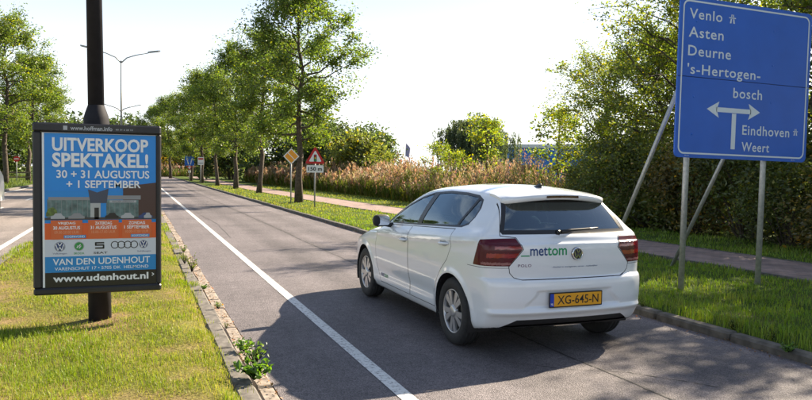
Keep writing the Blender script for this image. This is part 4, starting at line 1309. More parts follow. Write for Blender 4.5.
# ------------------------------------------------------------------ white van leaving the frame at the left
def van():
    root = empty('delivery_van', (-4.98, 20.9, 0), label='white van with red tail light cut off by the left picture edge', cat='van')
    wht = simple('van_white', (.75, .75, .75), .35, coat=.6); dk = simple('van_dark', (.02, .02, .022), .5); gl = simple('van_window', (.02, .03, .035), .08, coat=1.0); tl = simple('van_tail_red', (.5, .01, .01), .2, coat=1.0)
    prof = [(0.0, .42), (0.02, 1.3), (.10, 2.25), (.20, 2.40), (3.0, 2.45), (3.5, 2.36), (4.25, 1.52), (5.05, 1.22), (5.2, .95), (5.2, .42)]
    mb = MB(); hw = .95; rows = []
    for k, (x_, s) in enumerate(((-hw, .0), (-hw + .06, .06), (0, .09), (hw - .06, .06), (hw, .0))):
        rows.append([(x_ * (1 - .06 * max(0, (z - 1.2) / 1.2)), y - (.04 * s if y < 1 else -.04 * s), z + s * (1 if z > 2 else 0)) for y, z in prof])
    n = len(prof); vs = [p for r_ in rows for p in r_]
    fs = [(a * n + k, a * n + (k + 1) % n, (a + 1) * n + (k + 1) % n, (a + 1) * n + k) for a in range(4) for k in range(n)]
    fs += [tuple(range(n))[::-1], tuple(range(4 * n, 5 * n))]
    mb.add(vs, fs); mb.build('body', wht, root)
    for s in (-1, 1):
        m2 = MB(); m2.box(s * .86 - .09, s * .86 + .09, -.035, .06, .85, 1.45, .02); m2.build('tail_light', tl, root)
        m2 = MB(); m2.box(s * .42 - .33, s * .42 + .33, -.02, .05, 1.42, 2.02, .02); m2.build('rear_window', gl, root)
        m2 = MB(); m2.prism([(3.05, 1.45), (4.15, 1.45), (3.55, 2.2), (3.05, 2.2)], (s * .94, 0, 0), (0, 1, 0), (0, 0, 1), (s, 0, 0), .012); m2.build('side_window', gl, root)
        for yc in (.95, 4.2):
            m2 = MB(); m2.lathe([(-.1, .2), (-.11, .3), (-.08, .33), (.08, .33), (.11, .3), (.1, .2)], 28, 'x', (s * .84, yc, .33)); w = m2.build('wheel', dk, root)
            m2 = MB(); m2.lathe([(s * .09, .001), (s * .10, .12), (s * .085, .2)], 24, 'x', (s * .84, yc, .33)); m2.build('rim', M['galv'], w)
    m2 = MB(); m2.box(-.93, .93, -.14, .1, .36, .62, .03); m2.build('bumper', dk, root)
    m2 = MB(); m2.prism([(.3, .25), (4.9, .25), (4.9, .42), (.3, .42)], (-.85, 0, 0), (0, 1, 0), (0, 0, 1), (1, 0, 0), 1.7); m2.build('underbody', dk, root)
    m2 = MB(); m2.prism(rrect(-.26, .26, .66, .77, .01), (0, -.03, 0), (1, 0, 0), (0, 0, 1), (0, -1, 0), .01); m2.build('number_plate', orng, root)
van()

# ------------------------------------------------------------------ industrial building beyond the reeds
def building():
    root = empty('industrial_building', (62, 78, 0), R(-36), label='long low blue industrial hall with pale roof edge behind the reeds', cat='building')
    wb = simple('cladding_blue', (.015, .16, .52), .5); wg = simple('cladding_grey', (.42, .46, .52), .5); fasc = simple('fascia', (.62, .62, .62), .5); gl = simple('hall_glass', (.03, .05, .07), .1)
    MB().box(-17, 30, 0, 20, 0, 5.0).build('wall', wb, root)
    MB().box(-17.3, 30.3, -.3, 20.3, 5.0, 5.5).build('fascia', fasc, root)
    MB().box(-22, -17.32, -1.5, 12, 0, 4.3).build('office_wing', wg, root)
    MB().box(-22.2, -17.33, -1.7, 12.2, 4.3, 4.6).build('parapet', fasc, root)
    for k in range(8): MB().box(-15 + 5.6 * k, -11.5 + 5.6 * k, -.06, .02, 1.6, 2.6).build('window', gl, root)
    for k in range(11): MB().box(-16 + 4 * k, -15.92 + 4 * k, -.05, .02, 0, 2.8).build('cladding_rib', fasc, root)
building()
# flagpoles on the horizon
def flag(x, y, c, name, lab):
    root = empty('flagpole', (x, y, 0), label=lab, cat='flag', group='flagpoles beyond the reeds')
    MB().tube([(0, 0, 0), (0, 0, 7.6)], [.07, .04], 8).build('pole', M['galv'], root)
    vs = []; fs = []
    for k in range(7):
        t = k / 6; yy_ = .12 * math.sin(t * 7)
        vs += [(.06 + 1.1 * t, yy_, 7.4 - 1.3 * t), (.06 + 1.1 * t * .75, yy_ + .05, 4.6 - .5 * t)]
    for k in range(6): fs.append((2 * k, 2 * k + 2, 2 * k + 3, 2 * k + 1))
    MB().add(vs, fs, True).build('banner', simple(name, c, .8), root)
flag(45.5, 135, (.35, .06, .09), 'banner_red', 'dark red banner on the left one of three distant flagpoles')
flag(48.3, 135, (.62, .60, .70), 'banner_white', 'white banner on the middle one of three distant flagpoles')
flag(52.2, 135, (.30, .26, .42), 'banner_violet', 'violet grey banner on the right one of three distant flagpoles')
# ------------------------------------------------------------------ vegetation
def leaf_cloud(P, size, rg, up=0.3, cols=None, droop=0.0, aspect=0.55):
    """one small folded leaf (4 corners) per point"""
    n = len(P)
    a = rg.normal(size=(n, 3)); a[:, 2] = a[:, 2] * 0.6 - droop; a /= np.linalg.norm(a, axis=1, keepdims=True)
    nr = rg.normal(size=(n, 3)); nr[:, 2] += up
    b = np.cross(nr, a); b /= (np.linalg.norm(b, axis=1, keepdims=True) + 1e-9)
    c = np.cross(a, b)
    s = (size * rg.uniform(.6, 1.35, n))[:, None]
    V = np.stack([P - a * s * .5, P + b * s * aspect * .5 + c * s * .10, P + a * s * .5, P - b * s * aspect * .5 + c * s * .10], 1).reshape(-1, 3)
    F = np.arange(4 * n).reshape(n, 4)
    C = np.repeat(cols, 4, 0)
    return V, F, C

def tint(n, rg, base, var=.22, yellow=.12):
    c = np.array(base)[None] * (1 + rg.normal(0, var, n)[:, None]).clip(.45, 1.8)
    y = (rg.random(n) < yellow)[:, None]
    c = np.where(y, c * np.array([1.9, 1.35, .8]), c)
    return c.clip(.005, .5)

def make_tree(name, seed, H, rx, cb, tr, nleaf, leaf, col, shape='round', limbs=18, sub=5, spread=.30, yellow=.1, lean=0.0, top_frac=.93, droop=.15):
    """tapered trunk with limbs; foliage as leaf clumps along the outer twigs"""
    rg = np.random.default_rng(seed)
    root = empty(name, (0, 0, 0))
    mb = MB()
    def wander(p, q, n, amp):
        t = np.linspace(0, 1, n)[:, None]
        pts = p + (q - p) * t
        pts[1:-1] += rg.normal(0, amp, (n - 2, 3))
        return pts
    base = np.array([0, 0, -.1]); top = np.array([lean * H + rg.normal(0, .02 * H), rg.normal(0, .02 * H), H * top_frac])
    tp = wander(base, top, 9, .012 * H)
    tp[0, :2] = 0; tp[1, :2] *= .4
    rad = tr * (1 - np.linspace(0, 1, 9)) ** .8 + .015; rad[0] *= 1.35
    mb.tube(tp, rad, 9)
    def trunk_at(z):
        k = np.clip((z - tp[0, 2]) / (tp[-1, 2] - tp[0, 2]), 0, 1) * 8
        i = min(int(k), 7); return tp[i] + (tp[i + 1] - tp[i]) * (k - i), tr * (1 - k / 8) ** .8 + .015
    cent = []; 
    golden = 2.399963
    for k in range(limbs):
        f = (k + .5) / limbs
        zb = cb * H + (H * top_frac - cb * H) * (f ** .9) * .93
        p, r0 = trunk_at(zb)
        if shape == 'round': prof = math.sin(math.pi * (.16 + .80 * f)) ** .7
        elif shape == 'cone': prof = (1 - f) ** .75 * .95 + .15
        elif shape == 'oval': prof = math.sin(math.pi * (.10 + .84 * f)) ** .5
        else: prof = 1.0
        L = rx * prof * rg.uniform(.78, 1.16)
        az = k * golden + rg.normal(0, .35)
        el = R(8 + 42 * f) + rg.normal(0, .12)
        d = np.array([math.cos(az) * math.cos(el), math.sin(az) * math.cos(el), math.sin(el)])
        q = p + d * L
        lp = wander(p, q, 5, .05 * L); mb.tube(lp, np.linspace(min(r0 * .55, .02 + .035 * L), .012, 5), 5, caps=False)
        for m_ in range(sub):
            t = rg.uniform(.35, 1.0); i = min(int(t * 4), 3); s0 = lp[i] + (lp[i + 1] - lp[i]) * (t * 4 - i)
            dd = d * .6 + rg.normal(0, .62, 3); dd[2] += .12; dd /= np.linalg.norm(dd)
            ll = L * rg.uniform(.22, .5) + .15
            e = s0 + dd * ll
            mb.tube([s0, (s0 + e) / 2 + rg.normal(0, .03, 3), e], [.014, .010, .005], 4, caps=False)
            for t2 in (.35, .7, 1.0): cent.append(s0 + dd * ll * t2)
        cent.append(q)
    for t2 in np.linspace(.8, 1.0, 6): cent.append(trunk_at(H * top_frac * t2)[0] + rg.normal(0, .1, 3))
    cent = np.array(cent)
    w = rg.uniform(.05, 1.0, len(cent)) ** 1.6 + .08; w /= w.sum()
    idx = rg.choice(len(cent), nleaf, p=w)
    P = cent[idx] + rg.normal(0, 1, (nleaf, 3)) * np.array([spread, spread, spread * .7]) * rg.uniform(.5, 1.25, len(cent))[idx][:, None]
    ctint = (1 + rg.normal(0, .16, len(cent))).clip(.6, 1.5)[idx][:, None]
    C = tint(nleaf, rg, col, .2, yellow) * ctint
    V, F, C = leaf_cloud(P, leaf, rg, .4, C, droop)
    mb.build('trunk', M['bark'], root)
    link('crown', mesh_np('crown', V, F, C), M['leaf'], root)
    return root

def make_bush(name, seed, rx, ry, H, nleaf, leaf, col, yellow=.1, ncl=60, spread=.22):
    rg = np.random.default_rng(seed)
    root = empty(name, (0, 0, 0)); mb = MB(); cent = []
    for k in range(ncl):
        u = rg.random(3); az = 2 * math.pi * u[0]; f = u[1] ** .55
        z = H * (.10 + .88 * u[2] ** .8); wz = math.sqrt(max(0.05, 1 - ((z / H - .35) / .68) ** 2))
        q = np.array([rx * f * wz * math.cos(az), ry * f * wz * math.sin(az), z]); cent.append(q)
        if k % 2 == 0: mb.tube([(q[0] * .12, q[1] * .12, -.05), (q[0] * .5, q[1] * .5, z * .6), tuple(q)], [.022, .014, .006], 4, caps=False)
    cent = np.array(cent)
    idx = rg.integers(0, len(cent), nleaf)
    P = cent[idx] + rg.normal(0, spread, (nleaf, 3)) * rg.uniform(.5, 1.3, len(cent))[idx][:, None]
    P[:, 2] = np.abs(P[:, 2]) + .02
    C = tint(nleaf, rg, col, .22, yellow) * (1 + rg.normal(0, .2, len(cent))).clip(.55, 1.6)[idx][:, None]
    V, F, C = leaf_cloud(P, leaf * rg.uniform(.6, 1.7, len(cent))[idx], rg, .4, C, .1)
    mb.build('trunk', M['bark'], root); link('crown', mesh_np('crown', V, F, C), M['leaf'], root)
    return root

def place(protos, spots, cat, group):
    """spots: (proto index, x, y, rotation, scale, label); the first use of a prototype is the prototype itself"""
    used = set()
    for k, x, y, rz, sc, lab in spots:
        z = .06
        if k not in used:
            o = protos[k]; used.add(k); o.location = (x, y, z); o.rotation_euler = (0, 0, rz); o.scale = (sc, sc, sc) if not isinstance(sc, tuple) else sc
        else:
            o = copy_tree(protos[k], (x, y, z), rz, sc)
        o['label'] = lab; o['category'] = cat; o['group'] = group

G_STREET = (.105, .165, .028); G_DARK = (.034, .062, .018); G_LIGHT = (.105, .150, .026); G_OLIVE = (.085, .100, .022)
street = [make_tree('street_tree', 5, 10.0, 2.35, .27, .15, 32000, .13, G_STREET, 'oval', 30, 7, .25, .10),
          make_tree('street_tree', 8, 10.0, 2.5, .26, .14, 30000, .135, (.112, .170, .030), 'oval', 28, 7, .25, .12)]
place(street, [
    (0, 6.75, 30.5, .4, .98, 'nearest street tree, its trunk between the diamond and triangle signs'),
    (1, 7.0, 42.8, 1.9, 1.0, 'second street tree from the diamond sign along the right kerb'),
    (0, 6.7, 51.0, 3.6, 1.0, 'third street tree from the diamond sign along the right kerb'),
    (1, 6.35, 59.5, 5.0, 1.0, 'fourth street tree from the diamond sign along the right kerb'),
    (0, 5.98, 70.0, .9, .98, 'fifth street tree, behind the small white and red notice plate'),
    (1, 5.75, 81.5, 2.7, 1.06, 'farthest street tree, behind the small blue lane sign'),
    (0, 4.6, 104.0, 4.6, 1.15, 'street tree beyond the blue lane sign where the row ends'),
    (1, 3.6, 122.0, .3, 1.2, 'street tree closing the view at the far road end'),
    (1, -9.5, 62.0, 4.0, 1.36, 'tall tree on the far left verge with its trunk at the picture edge'),
    (0, -9.5, 74.5, 2.2, 1.2, 'tall tree standing just left of the advertising frame'),
    (0, -16.5, 64.0, 5.3, 1.5, 'tall tree whose crown fills the upper left picture edge'),
    (1, -10.5, 96.0, 1.1, 1.15, 'street tree mostly hidden behind the advertising frame'),
], 'tree', 'street trees beside the roads')

# wood on the right behind the sign
wood = [make_tree('roadside_tree', 21, 8.0, 3.0, .10, .13, 24000, .105, (.150, .200, .030), 'oval', 34, 7, .22, .16),
        make_tree('roadside_tree', 22, 7.2, 2.8, .10, .12, 22000, .105, (.120, .175, .030), 'round', 32, 7, .22, .12)]
wood.append(make_tree('roadside_tree', 23, 7.5, 2.6, .22, .11, 4200, .17, (.11, .14, .03), 'round', 20, 6, .26, .12))
place(wood, [
    (0, 14.8, 15.6, .3, .88, 'olive tree left of the blue sign, rising behind its left strut'),
    (1, 15.8, 12.6, 1.7, .98, 'dark tree directly behind the left half of the blue sign'),
    (0, 16.6, 10.0, 4.1, 1.0, 'tree behind the right half of the blue sign'),
    (1, 15.4, 7.6, 2.9, 1.0, 'tree at the right picture edge behind the blue sign'),
    (1, 17.5, 19.0, 3.9, .86, 'lighter tree between the blue hall and the blue sign'),
    (0, 20.0, 15.0, 5.2, 1.15, 'taller tree in the second row behind the blue sign'),
    (1, 20.5, 11.0, .8, 1.1, 'tall tree in the second row at the right picture edge'),
    (0, 16.2, 21.2, 2.6, .72, 'yellow-green tree at the left end of the wood, next to the pale saplings'),
    (1, 16.0, 18.2, 5.6, .86, 'tree between the pale saplings and the olive tree'),
    (2, 13.8, 5.0, .5, .95, 'tree just outside the right picture edge, shading the near road'),
    (2, 14.6, 1.2, 2.0, .95, 'tree outside the picture to the right, beside the near verge'),
], 'tree', 'trees of the wood on the right')

# trees behind and beside the viewpoint (they close the place and show in the car windows)
place([copy_tree(street[0], (0, 0, 0)), copy_tree(wood[1], (0, 0, 0))], [
    (0, -11.5, 20.0, 1.2, 1.1, 'tree on the far verge outside the left picture edge'),
    (0, -11.5, 34.0, 3.2, 1.15, 'second tree on the far verge outside the left picture edge'),
    (0, -11.0, 4.0, 2.4, 1.1, 'tree on the far verge behind the viewpoint'),
    (0, -11.0, -12.0, .2, 1.1, 'second tree on the far verge behind the viewpoint'),
    (1, 13.5, -4.0, 3.3, 1.0, 'dense tree behind the viewpoint beyond the cycle path'),
    (1, 13.0, -10.0, 4.4, 1.1, 'second dense tree behind the viewpoint beyond the cycle path'),
    (0, 6.3, -14.0, 5.1, 1.0, 'street tree by the kerb behind the viewpoint'),
], 'tree', 'trees around the viewpoint')

# shrubs: hedge line along the far side of the path, and the thicket further off
shrub = [make_bush('shrub', 31, 1.25, 1.1, 2.3, 11000, .075, (.105, .138, .034), .12, 80, .22),
         make_bush('shrub', 32, 1.15, 1.3, 2.0, 10500, .075, (.118, .155, .036), .16, 70, .22)]
shrub.append(make_bush('shrub', 33, 1.1, 1.2, 2.5, 8000, .085, (.17, .155, .05), .2, 50, .26))
sp = []
words = ['first', 'second', 'third', 'fourth', 'fifth', 'sixth', 'seventh', 'eighth', 'ninth', 'tenth', 'eleventh', 'twelfth']
rr = random.Random(4)
for k in range(10):
    y = 4.6 + 1.55 * k
    sp.append(((0, 1, 0, 2, 1, 0, 2, 1, 0, 1)[k], 13.0 + rr.uniform(-.25, .35) + .02 * k, y, rr.uniform(0, 6), rr.uniform(.78, 1.22), words[k] + ' shrub from the right picture edge in the hedge behind the cycle path'))
for k in range(5):
    sp.append(((k + 1) % 2, 14.3 + rr.uniform(-.2, .3), 5.8 + 2.9 * k, rr.uniform(0, 6), 1.18, words[k] + ' taller shrub from the right in the row behind the hedge'))
place(shrub, sp, 'shrub', 'shrubs of the hedge beyond the cycle path')

thicket = [make_bush('thicket_bush', 41, 3.0, 2.6, 5.2, 9000, .26, (.065, .100, .028), .08, 80, .5),
           make_bush('thicket_bush', 42, 2.8, 2.8, 4.6, 9000, .26, (.14, .175, .038), .15, 80, .5),
           make_bush('thicket_bush', 43, 3.0, 2.6, 4.2, 8000, .26, (.21, .20, .035), .25, 80, .5)]
place(thicket, [
    (1, 15.6, 50.0, .3, .82, 'rounded light green bush right of the triangle sign'),
    (0, 16.5, 66.0, 1.3, 1.15, 'dark bush behind the trunks, left of the light green bush'),
    (0, 15.5, 78.0, 2.3, 1.5, 'dark bush behind the third street tree'),
    (0, 17.6, 60.0, 3.3, .95, 'dark bush directly behind the diamond sign'),
    (0, 11.5, 92.0, 4.0, 1.6, 'dark bush behind the fourth and fifth street trees'),
    (2, 10.0, 128.0, 5.0, 1.7, 'yellowing bush at the far end of the tree row'),
    (2, 3.0, 140.0, 1.0, 1.8, 'orange tinged bush beside the advertising frame at the road end'),
    (1, 15.5, 136.0, 2.0, 1.7, 'pale bush between the far street trunks'),
    (0, -2.0, 150.0, .4, 2.0, 'dark bush closing the road end behind the advertising frame'),
    (0, 24.5, 74.0, .9, 1.1, 'low dark bush on the skyline left of the flags'),
    (0, 30.0, 90.0, 2.9, 1.0, 'low dark bush on the skyline beneath the flags'),
    (0, -17.0, 104.0, 2.6, 1.7, 'dark bush on the far left beyond the fence'),
    (1, -24.0, 96.0, 3.1, 1.5, 'pale bush at the left picture edge beyond the fence'),
    (0, -9.5, 118.0, 4.9, 1.6, 'dark bush behind the left edge of the advertising frame'),
], 'bush', 'bushes of the distant thicket')

# pale saplings standing in the reeds
sap = [make_tree('sapling', 51, 4.4, 1.0, .35, .045, 2000, .135, (.17, .24, .035), 'oval', 12, 4, .20, .25),
       make_tree('sapling', 52, 4.2, 1.1, .30, .045, 2000, .135, (.16, .23, .035), 'round', 12, 4, .22, .25)]
place(sap, [
    (0, 15.9, 30.2, .3, .98, 'pale green sapling in front of the willow'),
    (1, 16.3, 24.6, 1.5, 1.02, 'slender pale sapling right of the blue hall wall'),
    (1, 14.8, 33.5, 3.0, .72, 'low pale sapling left of the willow'),
    (0, 15.4, 20.6, 4.5, .80, 'pale sapling at the left end of the wood'),
    (1, 14.9, 31.6, 5.5, .62, 'smallest pale sapling at the left of the willow'),
], 'sapling', 'saplings in the reeds')

# weeping willow
def willow(loc):
    rg = np.random.default_rng(61)
    root = empty('willow_tree', loc, label='rounded grey-green weeping willow behind the reeds', cat='tree')
    mb = MB(); mb.tube([(0, 0, -.1), (.1, .05, 2), (0, .1, 4.2)], [.32, .25, .12], 9)
    P = []; C = []
    for k in range(46):
        az = rg.uniform(0, 2 * math.pi); r = 3.4 * math.sqrt(rg.random()); zt = 6.6 - .16 * r * r + rg.normal(0, .25)
        q = np.array([r * math.cos(az), r * math.sin(az), zt])
        mb.tube([(0, .05, 2.5 + 1.2 * rg.random()), tuple(q * np.array([.5, .5, 1]) + np.array([0, 0, -.3])), tuple(q)], [.07, .04, .012], 5, caps=False)
        for s in range(9):
            o = q + np.array([rg.normal(0, .45), rg.normal(0, .45), 0]); L = rg.uniform(1.6, min(4.6, zt - .4)); n = int(30 * L)
            t = rg.random(n); dr = rg.normal(0, .10, 2)
            P.append(o + np.stack([dr[0] * t + rg.normal(0, .06, n), dr[1] * t + rg.normal(0, .06, n), -L * t], 1))
    P = np.concatenate(P); C = tint(len(P), rg, (.075, .105, .045), .2, .06)
    V, F, C = leaf_cloud(P, .24, rg, 0, C, 1.6, .28)
    mb.build('trunk', M['bark'], root); link('crown', mesh_np('crown', V, F, C), M['leaf'], root)
willow((29.5, 58.0, 0))

# reeds with rusty plumes: uncountable, one object
def reeds():
    rg = np.random.default_rng(71)
    n = 23000
    y = 15.5 + 64 * rg.random(n) ** 1.2
    x = 12.3 + np.interp(y, [15, 40, 80], [.1, -.3, -1.0]) + 4.2 * rg.random(n) ** 1.3
    n2 = 1800
    y = np.concatenate([y, 118 + 8 * rg.random(n2)]); x = np.concatenate([x, -1 + 17 * rg.random(n2)]); n += n2
    patch = .5 + .5 * np.sin(.9 * y + 1.1 * np.sin(.6 * x)) * np.sin(.37 * y + 2)
    depth = np.clip((x - 12.0) / 2.2, .3, 1)
    h = (.85 + 1.0 * rg.random(n)) * (.60 + .30 * patch + .38 * (.5 + .5 * np.sin(2.3 * y + 1.7 * x) * np.sin(.83 * y - 1.1 * x + 1.3))) * (.62 + .5 * depth) * np.interp(y, [15, 20, 70, 110, 120], [.95, 1.0, 1.05, 1.4, 1.5])
    wsc = np.clip(y / 26, .8, 2.6)
    B = np.stack([x, y, np.full(n, .02)], 1)
    lean = rg.normal(0, .13, (n, 2)) * h[:, None]
    tip = B + np.concatenate([lean, h[:, None]], 1)
    Vs, Fs, Cs = [], [], []; base = 0
    green = tint(n, rg, (.105, .150, .030), .25, .12); dead = rg.random(n) < .16; green[dead] = np.array([.26, .21, .10]) * rg.uniform(.7, 1.2, (int(dead.sum()), 1))
    # leaves: three bent blades a stem
    for k in range(4):
        f0 = rg.uniform(.05, .55, n)[:, None]; p0 = B + (tip - B) * f0
        az = rg.uniform(0, 2 * np.pi, n); L = rg.uniform(.3, .65, n) * h * .75
        d = np.stack([np.cos(az), np.sin(az)], 1)
        p1 = p0 + np.concatenate([d * (L * .30)[:, None], (L * .75)[:, None]], 1); p2 = p0 + np.concatenate([d * (L * .75)[:, None], (L * .85)[:, None]], 1)
        w = (.011 * wsc)[:, None] * np.stack([-np.sin(az), np.cos(az), np.zeros(n)], 1)
        V = np.stack([p0 - w, p0 + w, p1 + w, p1 - w, p2], 1)
        i = np.arange(n)[:, None] * 5
        Vs.append(V.reshape(-1, 3)); Cs.append(np.repeat(green * rg.uniform(.75, 1.25, n)[:, None], 5, 0))
        Fs.append(np.concatenate([i + np.array([0, 1, 2]), i + np.array([0, 2, 3]), i + np.array([3, 2, 4])]) + base); base += 5 * n
    # stalk
    w = (.006 * wsc)[:, None] * np.array([1, .3, 0]); V = np.stack([B - w, B + w, tip], 1); i = np.arange(n)[:, None] * 3
    Vs.append(V.reshape(-1, 3)); Cs.append(np.repeat(green * np.array([1.3, 1.0, .8]), 3, 0)); Fs.append(i + np.array([0, 1, 2]) + base); base += 3 * n
    # plumes
    rust = np.array([.34, .245, .14])[None] * rg.uniform(.55, 1.3, n)[:, None] * (1 + rg.normal(0, .10, (n, 3)))
    has = rg.random(n) < np.interp(y, [15, 18, 22, 120, 125], [.06, .20, .34, .36, .6]) * (.35 + 1.1 * patch); m = int(has.sum())
    for k in range(7):
        c = tip[has] + np.stack([rg.normal(0, .035, m), rg.normal(0, .035, m), rg.uniform(-.30, .05, m)], 1)
        az = rg.uniform(0, 2 * np.pi, m); s = (.045 * wsc[has] * rg.uniform(.6, 1.4, m))[:, None]
        a = np.stack([np.cos(az) * .5, np.sin(az) * .5, rg.uniform(.5, 1.2, m)], 1) * s * 1.7; b = np.stack([-np.sin(az), np.cos(az), rg.normal(0, .3, m)], 1) * s * .5
        V = np.stack([c - a * .5, c + b, c + a], 1)
        V2 = np.stack([c - a * .5, c + a, c - b], 1)
        i = np.arange(m)[:, None] * 3
        for q in (V, V2):
            Vs.append(q.reshape(-1, 3)); Cs.append(np.repeat(rust[has] * rg.uniform(.8, 1.25, m)[:, None], 3, 0)); Fs.append(i + np.array([0, 1, 2]) + base); base += 3 * m
    me = mesh_np('reeds', np.concatenate(Vs), np.concatenate(Fs), np.concatenate(Cs).clip(.004, .6))
    link('reeds', me, M['reed'], kind='stuff', label='bank of green reeds with rusty pink plumes beyond the cycle path', cat='reeds')
reeds()

# ------------------------------------------------------------------ grass
def blades(name, rg, X, Y, Hs, Ws, base, label, zoff=None):
    n = len(X)
    Z = hgt(X, Y) - .01 if zoff is None else zoff
    Z = np.where((X > 5.3) & (X < 5.62), np.minimum(Z, .06 + (X - 5.37) * .15), np.where((X > 0) & (X < 1), np.minimum(Z, .055 + (.635 - X) * .3), Z)); Z = np.where((X > .63) & (X < 1), .045, Z)
    P = np.stack([X, Y, Z], 1)
    az = rg.uniform(0, 2 * np.pi, n); d = np.stack([np.cos(az), np.sin(az), np.zeros(n)], 1)
    w = np.stack([-d[:, 1], d[:, 0], np.zeros(n)], 1) * (Ws * .5)[:, None]
    be = rg.uniform(.1, .7, n)
    p1 = P + d * (Hs * be * .30)[:, None] + np.array([0, 0, 1]) * (Hs * .62)[:, None]
    p2 = P + d * (Hs * be * 1.0)[:, None] + np.array([0, 0, 1]) * (Hs * (1.05 - .35 * be))[:, None]
    V = np.stack([P - w, P + w, p1 + w * .8, p1 - w * .8, p2], 1).reshape(-1, 3)
    i = np.arange(n)[:, None] * 5
    F = np.concatenate([i + np.array([0, 1, 2]), i + np.array([0, 2, 3]), i + np.array([3, 2, 4])])
    C = np.repeat(base, 5, 0)
    return link(name, mesh_np(name, V, F, C.clip(.004, .6)), M['grass'], kind='stuff', label=label, cat='grass')

_ng = np.random.default_rng(7).random((256, 256))
def vnoise(x, y, s):
    x = np.asarray(x) * s + 57.3; y = np.asarray(y) * s + 31.7
    i = np.floor(x).astype(int); j = np.floor(y).astype(int); u = x - i; v = y - j
    u = u * u * (3 - 2 * u); v = v * v * (3 - 2 * v)
    g = lambda a, b: _ng[a % 256, b % 256]
    return (g(i, j) * (1 - u) + g(i + 1, j) * u) * (1 - v) + (g(i, j + 1) * (1 - u) + g(i + 1, j + 1) * u) * v
def lawn_noise(x, y):
    return ((vnoise(x, y, 1.1) + .8 * vnoise(x, y, 2.7) + .7 * vnoise(x, y, 6.5)) / 2.5 - .5) * 3.0
def lawn_old(x, y):
    return (np.sin(1.3 * x + .7 * y) + np.sin(2.7 * y - 1.9 * x + 1) + .7 * np.sin(5.3 * x + 4.1 * y + 2) + .6 * np.sin(7.7 * y - 6.1 * x)) / 3.3

def scatter(rg, x0, x1, y0, y1, n, ref, dens_fall=2.0):
    """more points near the camera"""
    y = y0 + (y1 - y0) * rg.random(n * 6); x = x0 + (x1 - x0) * rg.random(n * 6)
    d = np.hypot(x, y); p = np.minimum(1, (ref / d) ** dens_fall)
    k = np.where(rg.random(len(x)) < p)[0][:n]
    return x[k], y[k]

rg = np.random.default_rng(81)
x, y = scatter(rg, -2.02, .77, 3.2, 45, 105000, 6.0)
ln = lawn_noise(x, y); d = np.hypot(x, y)
worn = np.clip((x - .60) / .08, 0, .95) * (vnoise(x, y, 1.4) < .6) + np.exp(-(((x + .35) / .30) ** 2 + ((y - 7.3) / .25) ** 2)) * .9 + np.clip((-ln - .15) * 2.0, 0, .92)
keep = rg.random(len(x)) > worn
x, y, ln, d = x[keep], y[keep], ln[keep], d[keep]
dry = np.clip(.27 - .75 * ln + rg.normal(0, .28, len(x)), 0, 1)[:, None]
base = (np.array([.165, .245, .024]) * (1 - dry) + np.array([.38, .335, .085]) * dry) * rg.uniform(.7, 1.3, len(x))[:, None]
blades('lawn_grass', rg, x, y, rg.uniform(.02, .062, len(x)) * np.clip(1 + .7 * ln, .35, 2.0), .0040 * np.maximum(1, d / 6), base, 'sunlit yellowish grass of the median around the lamp post')

x, y = scatter(rg, 5.385, 13.0, 2.5, 60, 110000, 7.5)
c = path_c(y); keep = np.abs(x - c) > .92; x, y = x[keep], y[keep]
ln = lawn_noise(x, y); d = np.hypot(x, y)
dry = np.clip(.14 + .2 * ln + rg.normal(0, .18, len(x)) + np.clip((y - 16) / 30, 0, .35), 0, 1)[:, None]
base = (np.array([.14, .25, .024]) * (1 - dry) + np.array([.30, .27, .07]) * dry) * rg.uniform(.65, 1.35, len(x))[:, None]
hh = rg.uniform(.03, .095, len(x)) * (1 + .5 * ln) * np.where(x < 5.6, 1.5, 1.0)
blades('verge_grass', rg, x, y, hh, .006 * np.maximum(1, d / 7), base, 'green grass between the kerb and the cycle path and beyond it')

x, y = scatter(rg, -30, -7.45, 30, 110, 14000, 40)
base = np.array([.11, .15, .03]) * rg.uniform(.6, 1.4, len(x))[:, None]
blades('far_grass', rg, x, y, rg.uniform(.12, .3, len(x)), np.full(len(x), .05), base, 'grass of the far left verge')

# leafy weeds along the kerbs, each plant on its own
def weed(seed, n, r, h, col, leaf):
    rgw = np.random.default_rng(seed)
    root = empty('weed_plant', (0, 0, 0)); mb = MB(); P = []
    for k in range(n):
        az = rgw.uniform(0, 2 * math.pi); q = np.array([r * rgw.random() ** .5 * math.cos(az), r * rgw.random() ** .5 * math.sin(az), h * rgw.uniform(.35, 1)])
        mb.tube([(0, 0, -.01), tuple(q * np.array([.6, .6, .6])), tuple(q)], [.004, .003, .0015], 4, caps=False)
        for t in np.linspace(.35, 1, 6): P.append(q * np.array([t, t, t]) + rgw.normal(0, .012, 3))
    P = np.array(P); P[:, 2] = np.abs(P[:, 2]) + .008
    V, F, C = leaf_cloud(P, leaf, rgw, 1.2, tint(len(P), rgw, col, .2, .08), 0, .6)
    mb.build('stem', M['reed'], root); me = mesh_np('leaves', V, F, C); link('leaves', me, M['leaf'], root)
    a = root.children[0].data; at = a.attributes.new('Col', 'FLOAT_COLOR', 'POINT'); at.data.foreach_set('color', np.tile([.10, .13, .03, 1], len(a.vertices)).astype(np.float32))
    return root
weeds = [weed(91, 20, .13, .12, (.085, .18, .025), .048), weed(92, 16, .10, .15, (.10, .18, .03), .034), weed(93, 16, .12, .26, (.13, .17, .035), .032)]
wr = random.Random(9)
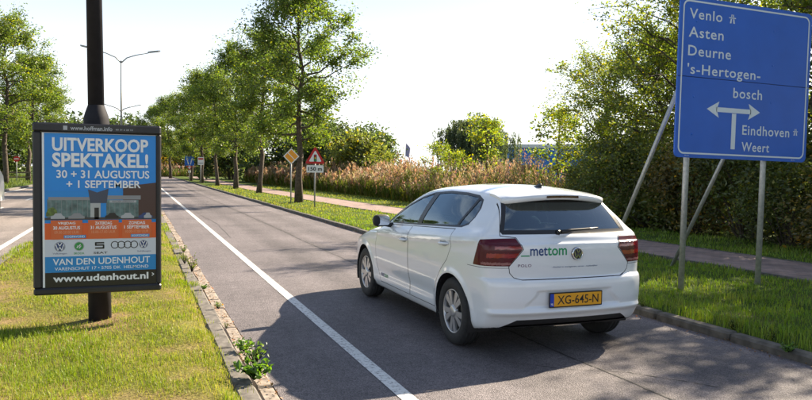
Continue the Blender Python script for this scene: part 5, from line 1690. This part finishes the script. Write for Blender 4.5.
spots = [(0, .80, 5.05, 0, 1.25, 'bright green weed plant nearest the camera in the left gutter'),
         (1, .86, 5.45, 1, 1.1, 'second green weed from the camera in the left gutter'),
         (0, .84, 5.85, 2, .8, 'third green weed from the camera in the left gutter'),
         (2, .80, 6.7, 3, .3, 'little weed in the left gutter beside the car shadow tip'),
         (1, .83, 7.7, 4, .5, 'weed in the left gutter level with the advertising frame'),
         (0, .80, 9.0, 5, .45, 'small weed in the left gutter just beyond the advertising frame'),
         (2, .76, 10.6, .5, 1.0, 'tallest weed clump by the left kerb, pale stalks'),
         (2, .72, 11.5, 1.5, .8, 'weed clump behind the tallest one by the left kerb'),
         (1, .80, 13.0, 2.5, .8, 'distant weed by the left kerb halfway up the road'),
         (2, 5.33, 6.3, .4, .5, 'weed tuft against the right kerb beside the car'),
         (1, 5.24, 6.9, 1.4, .6, 'small weed at the foot of the right kerb behind the car'),
         (2, 5.44, 5.1, 2.4, .62, 'big weed tuft hanging over the right kerb'),
         (2, 5.46, 4.7, 3.4, .5, 'weed tuft over the right kerb near the picture corner'),
         (0, 5.26, 4.35, 4.4, .6, 'low weed at the right kerb foot near the picture corner')]
place(weeds, spots, 'weed', 'weeds growing along the kerbs')

# fallen leaves and grit are too small to count
rg = np.random.default_rng(95); n = 900
x = np.where(rg.random(n) < .6, .80 + .13 * rg.random(n), 4.95 + .32 * rg.random(n) ** .5); y = 3.5 + 22 * rg.random(n) ** 1.5
V, F, C = leaf_cloud(np.stack([x, y, .012 + .006 * rg.random(n)], 1), .028, rg, 6, tint(n, rg, (.16, .10, .04), .4, .3), 0, .6)
V[:, 2] = np.clip(V[:, 2], .008, .03)
link('leaf_litter', mesh_np('leaf_litter', V, F, C), M['leaf'], kind='stuff', label='dry leaf litter gathered along both kerbs', cat='leaf litter')

# low timber rail fence on the far left
root = empty('rail_fence', (0, 0, 0), label='low timber rail fence on the far left verge', cat='fence')
wood_m = simple('weathered_timber', (.13, .10, .07), .9, noise=.4, nscale=12)
for k in range(9):
    MB().box(-24 + 1.9 * k - .06, -24 + 1.9 * k + .06, 70.0, 70.12, -.1, 1.05, .01).build('post', wood_m, root)
for zz in (.45, .85):
    MB().box(-24.2, -8.7, 69.95, 69.995, zz, zz + .12, .01).build('rail', wood_m, root)
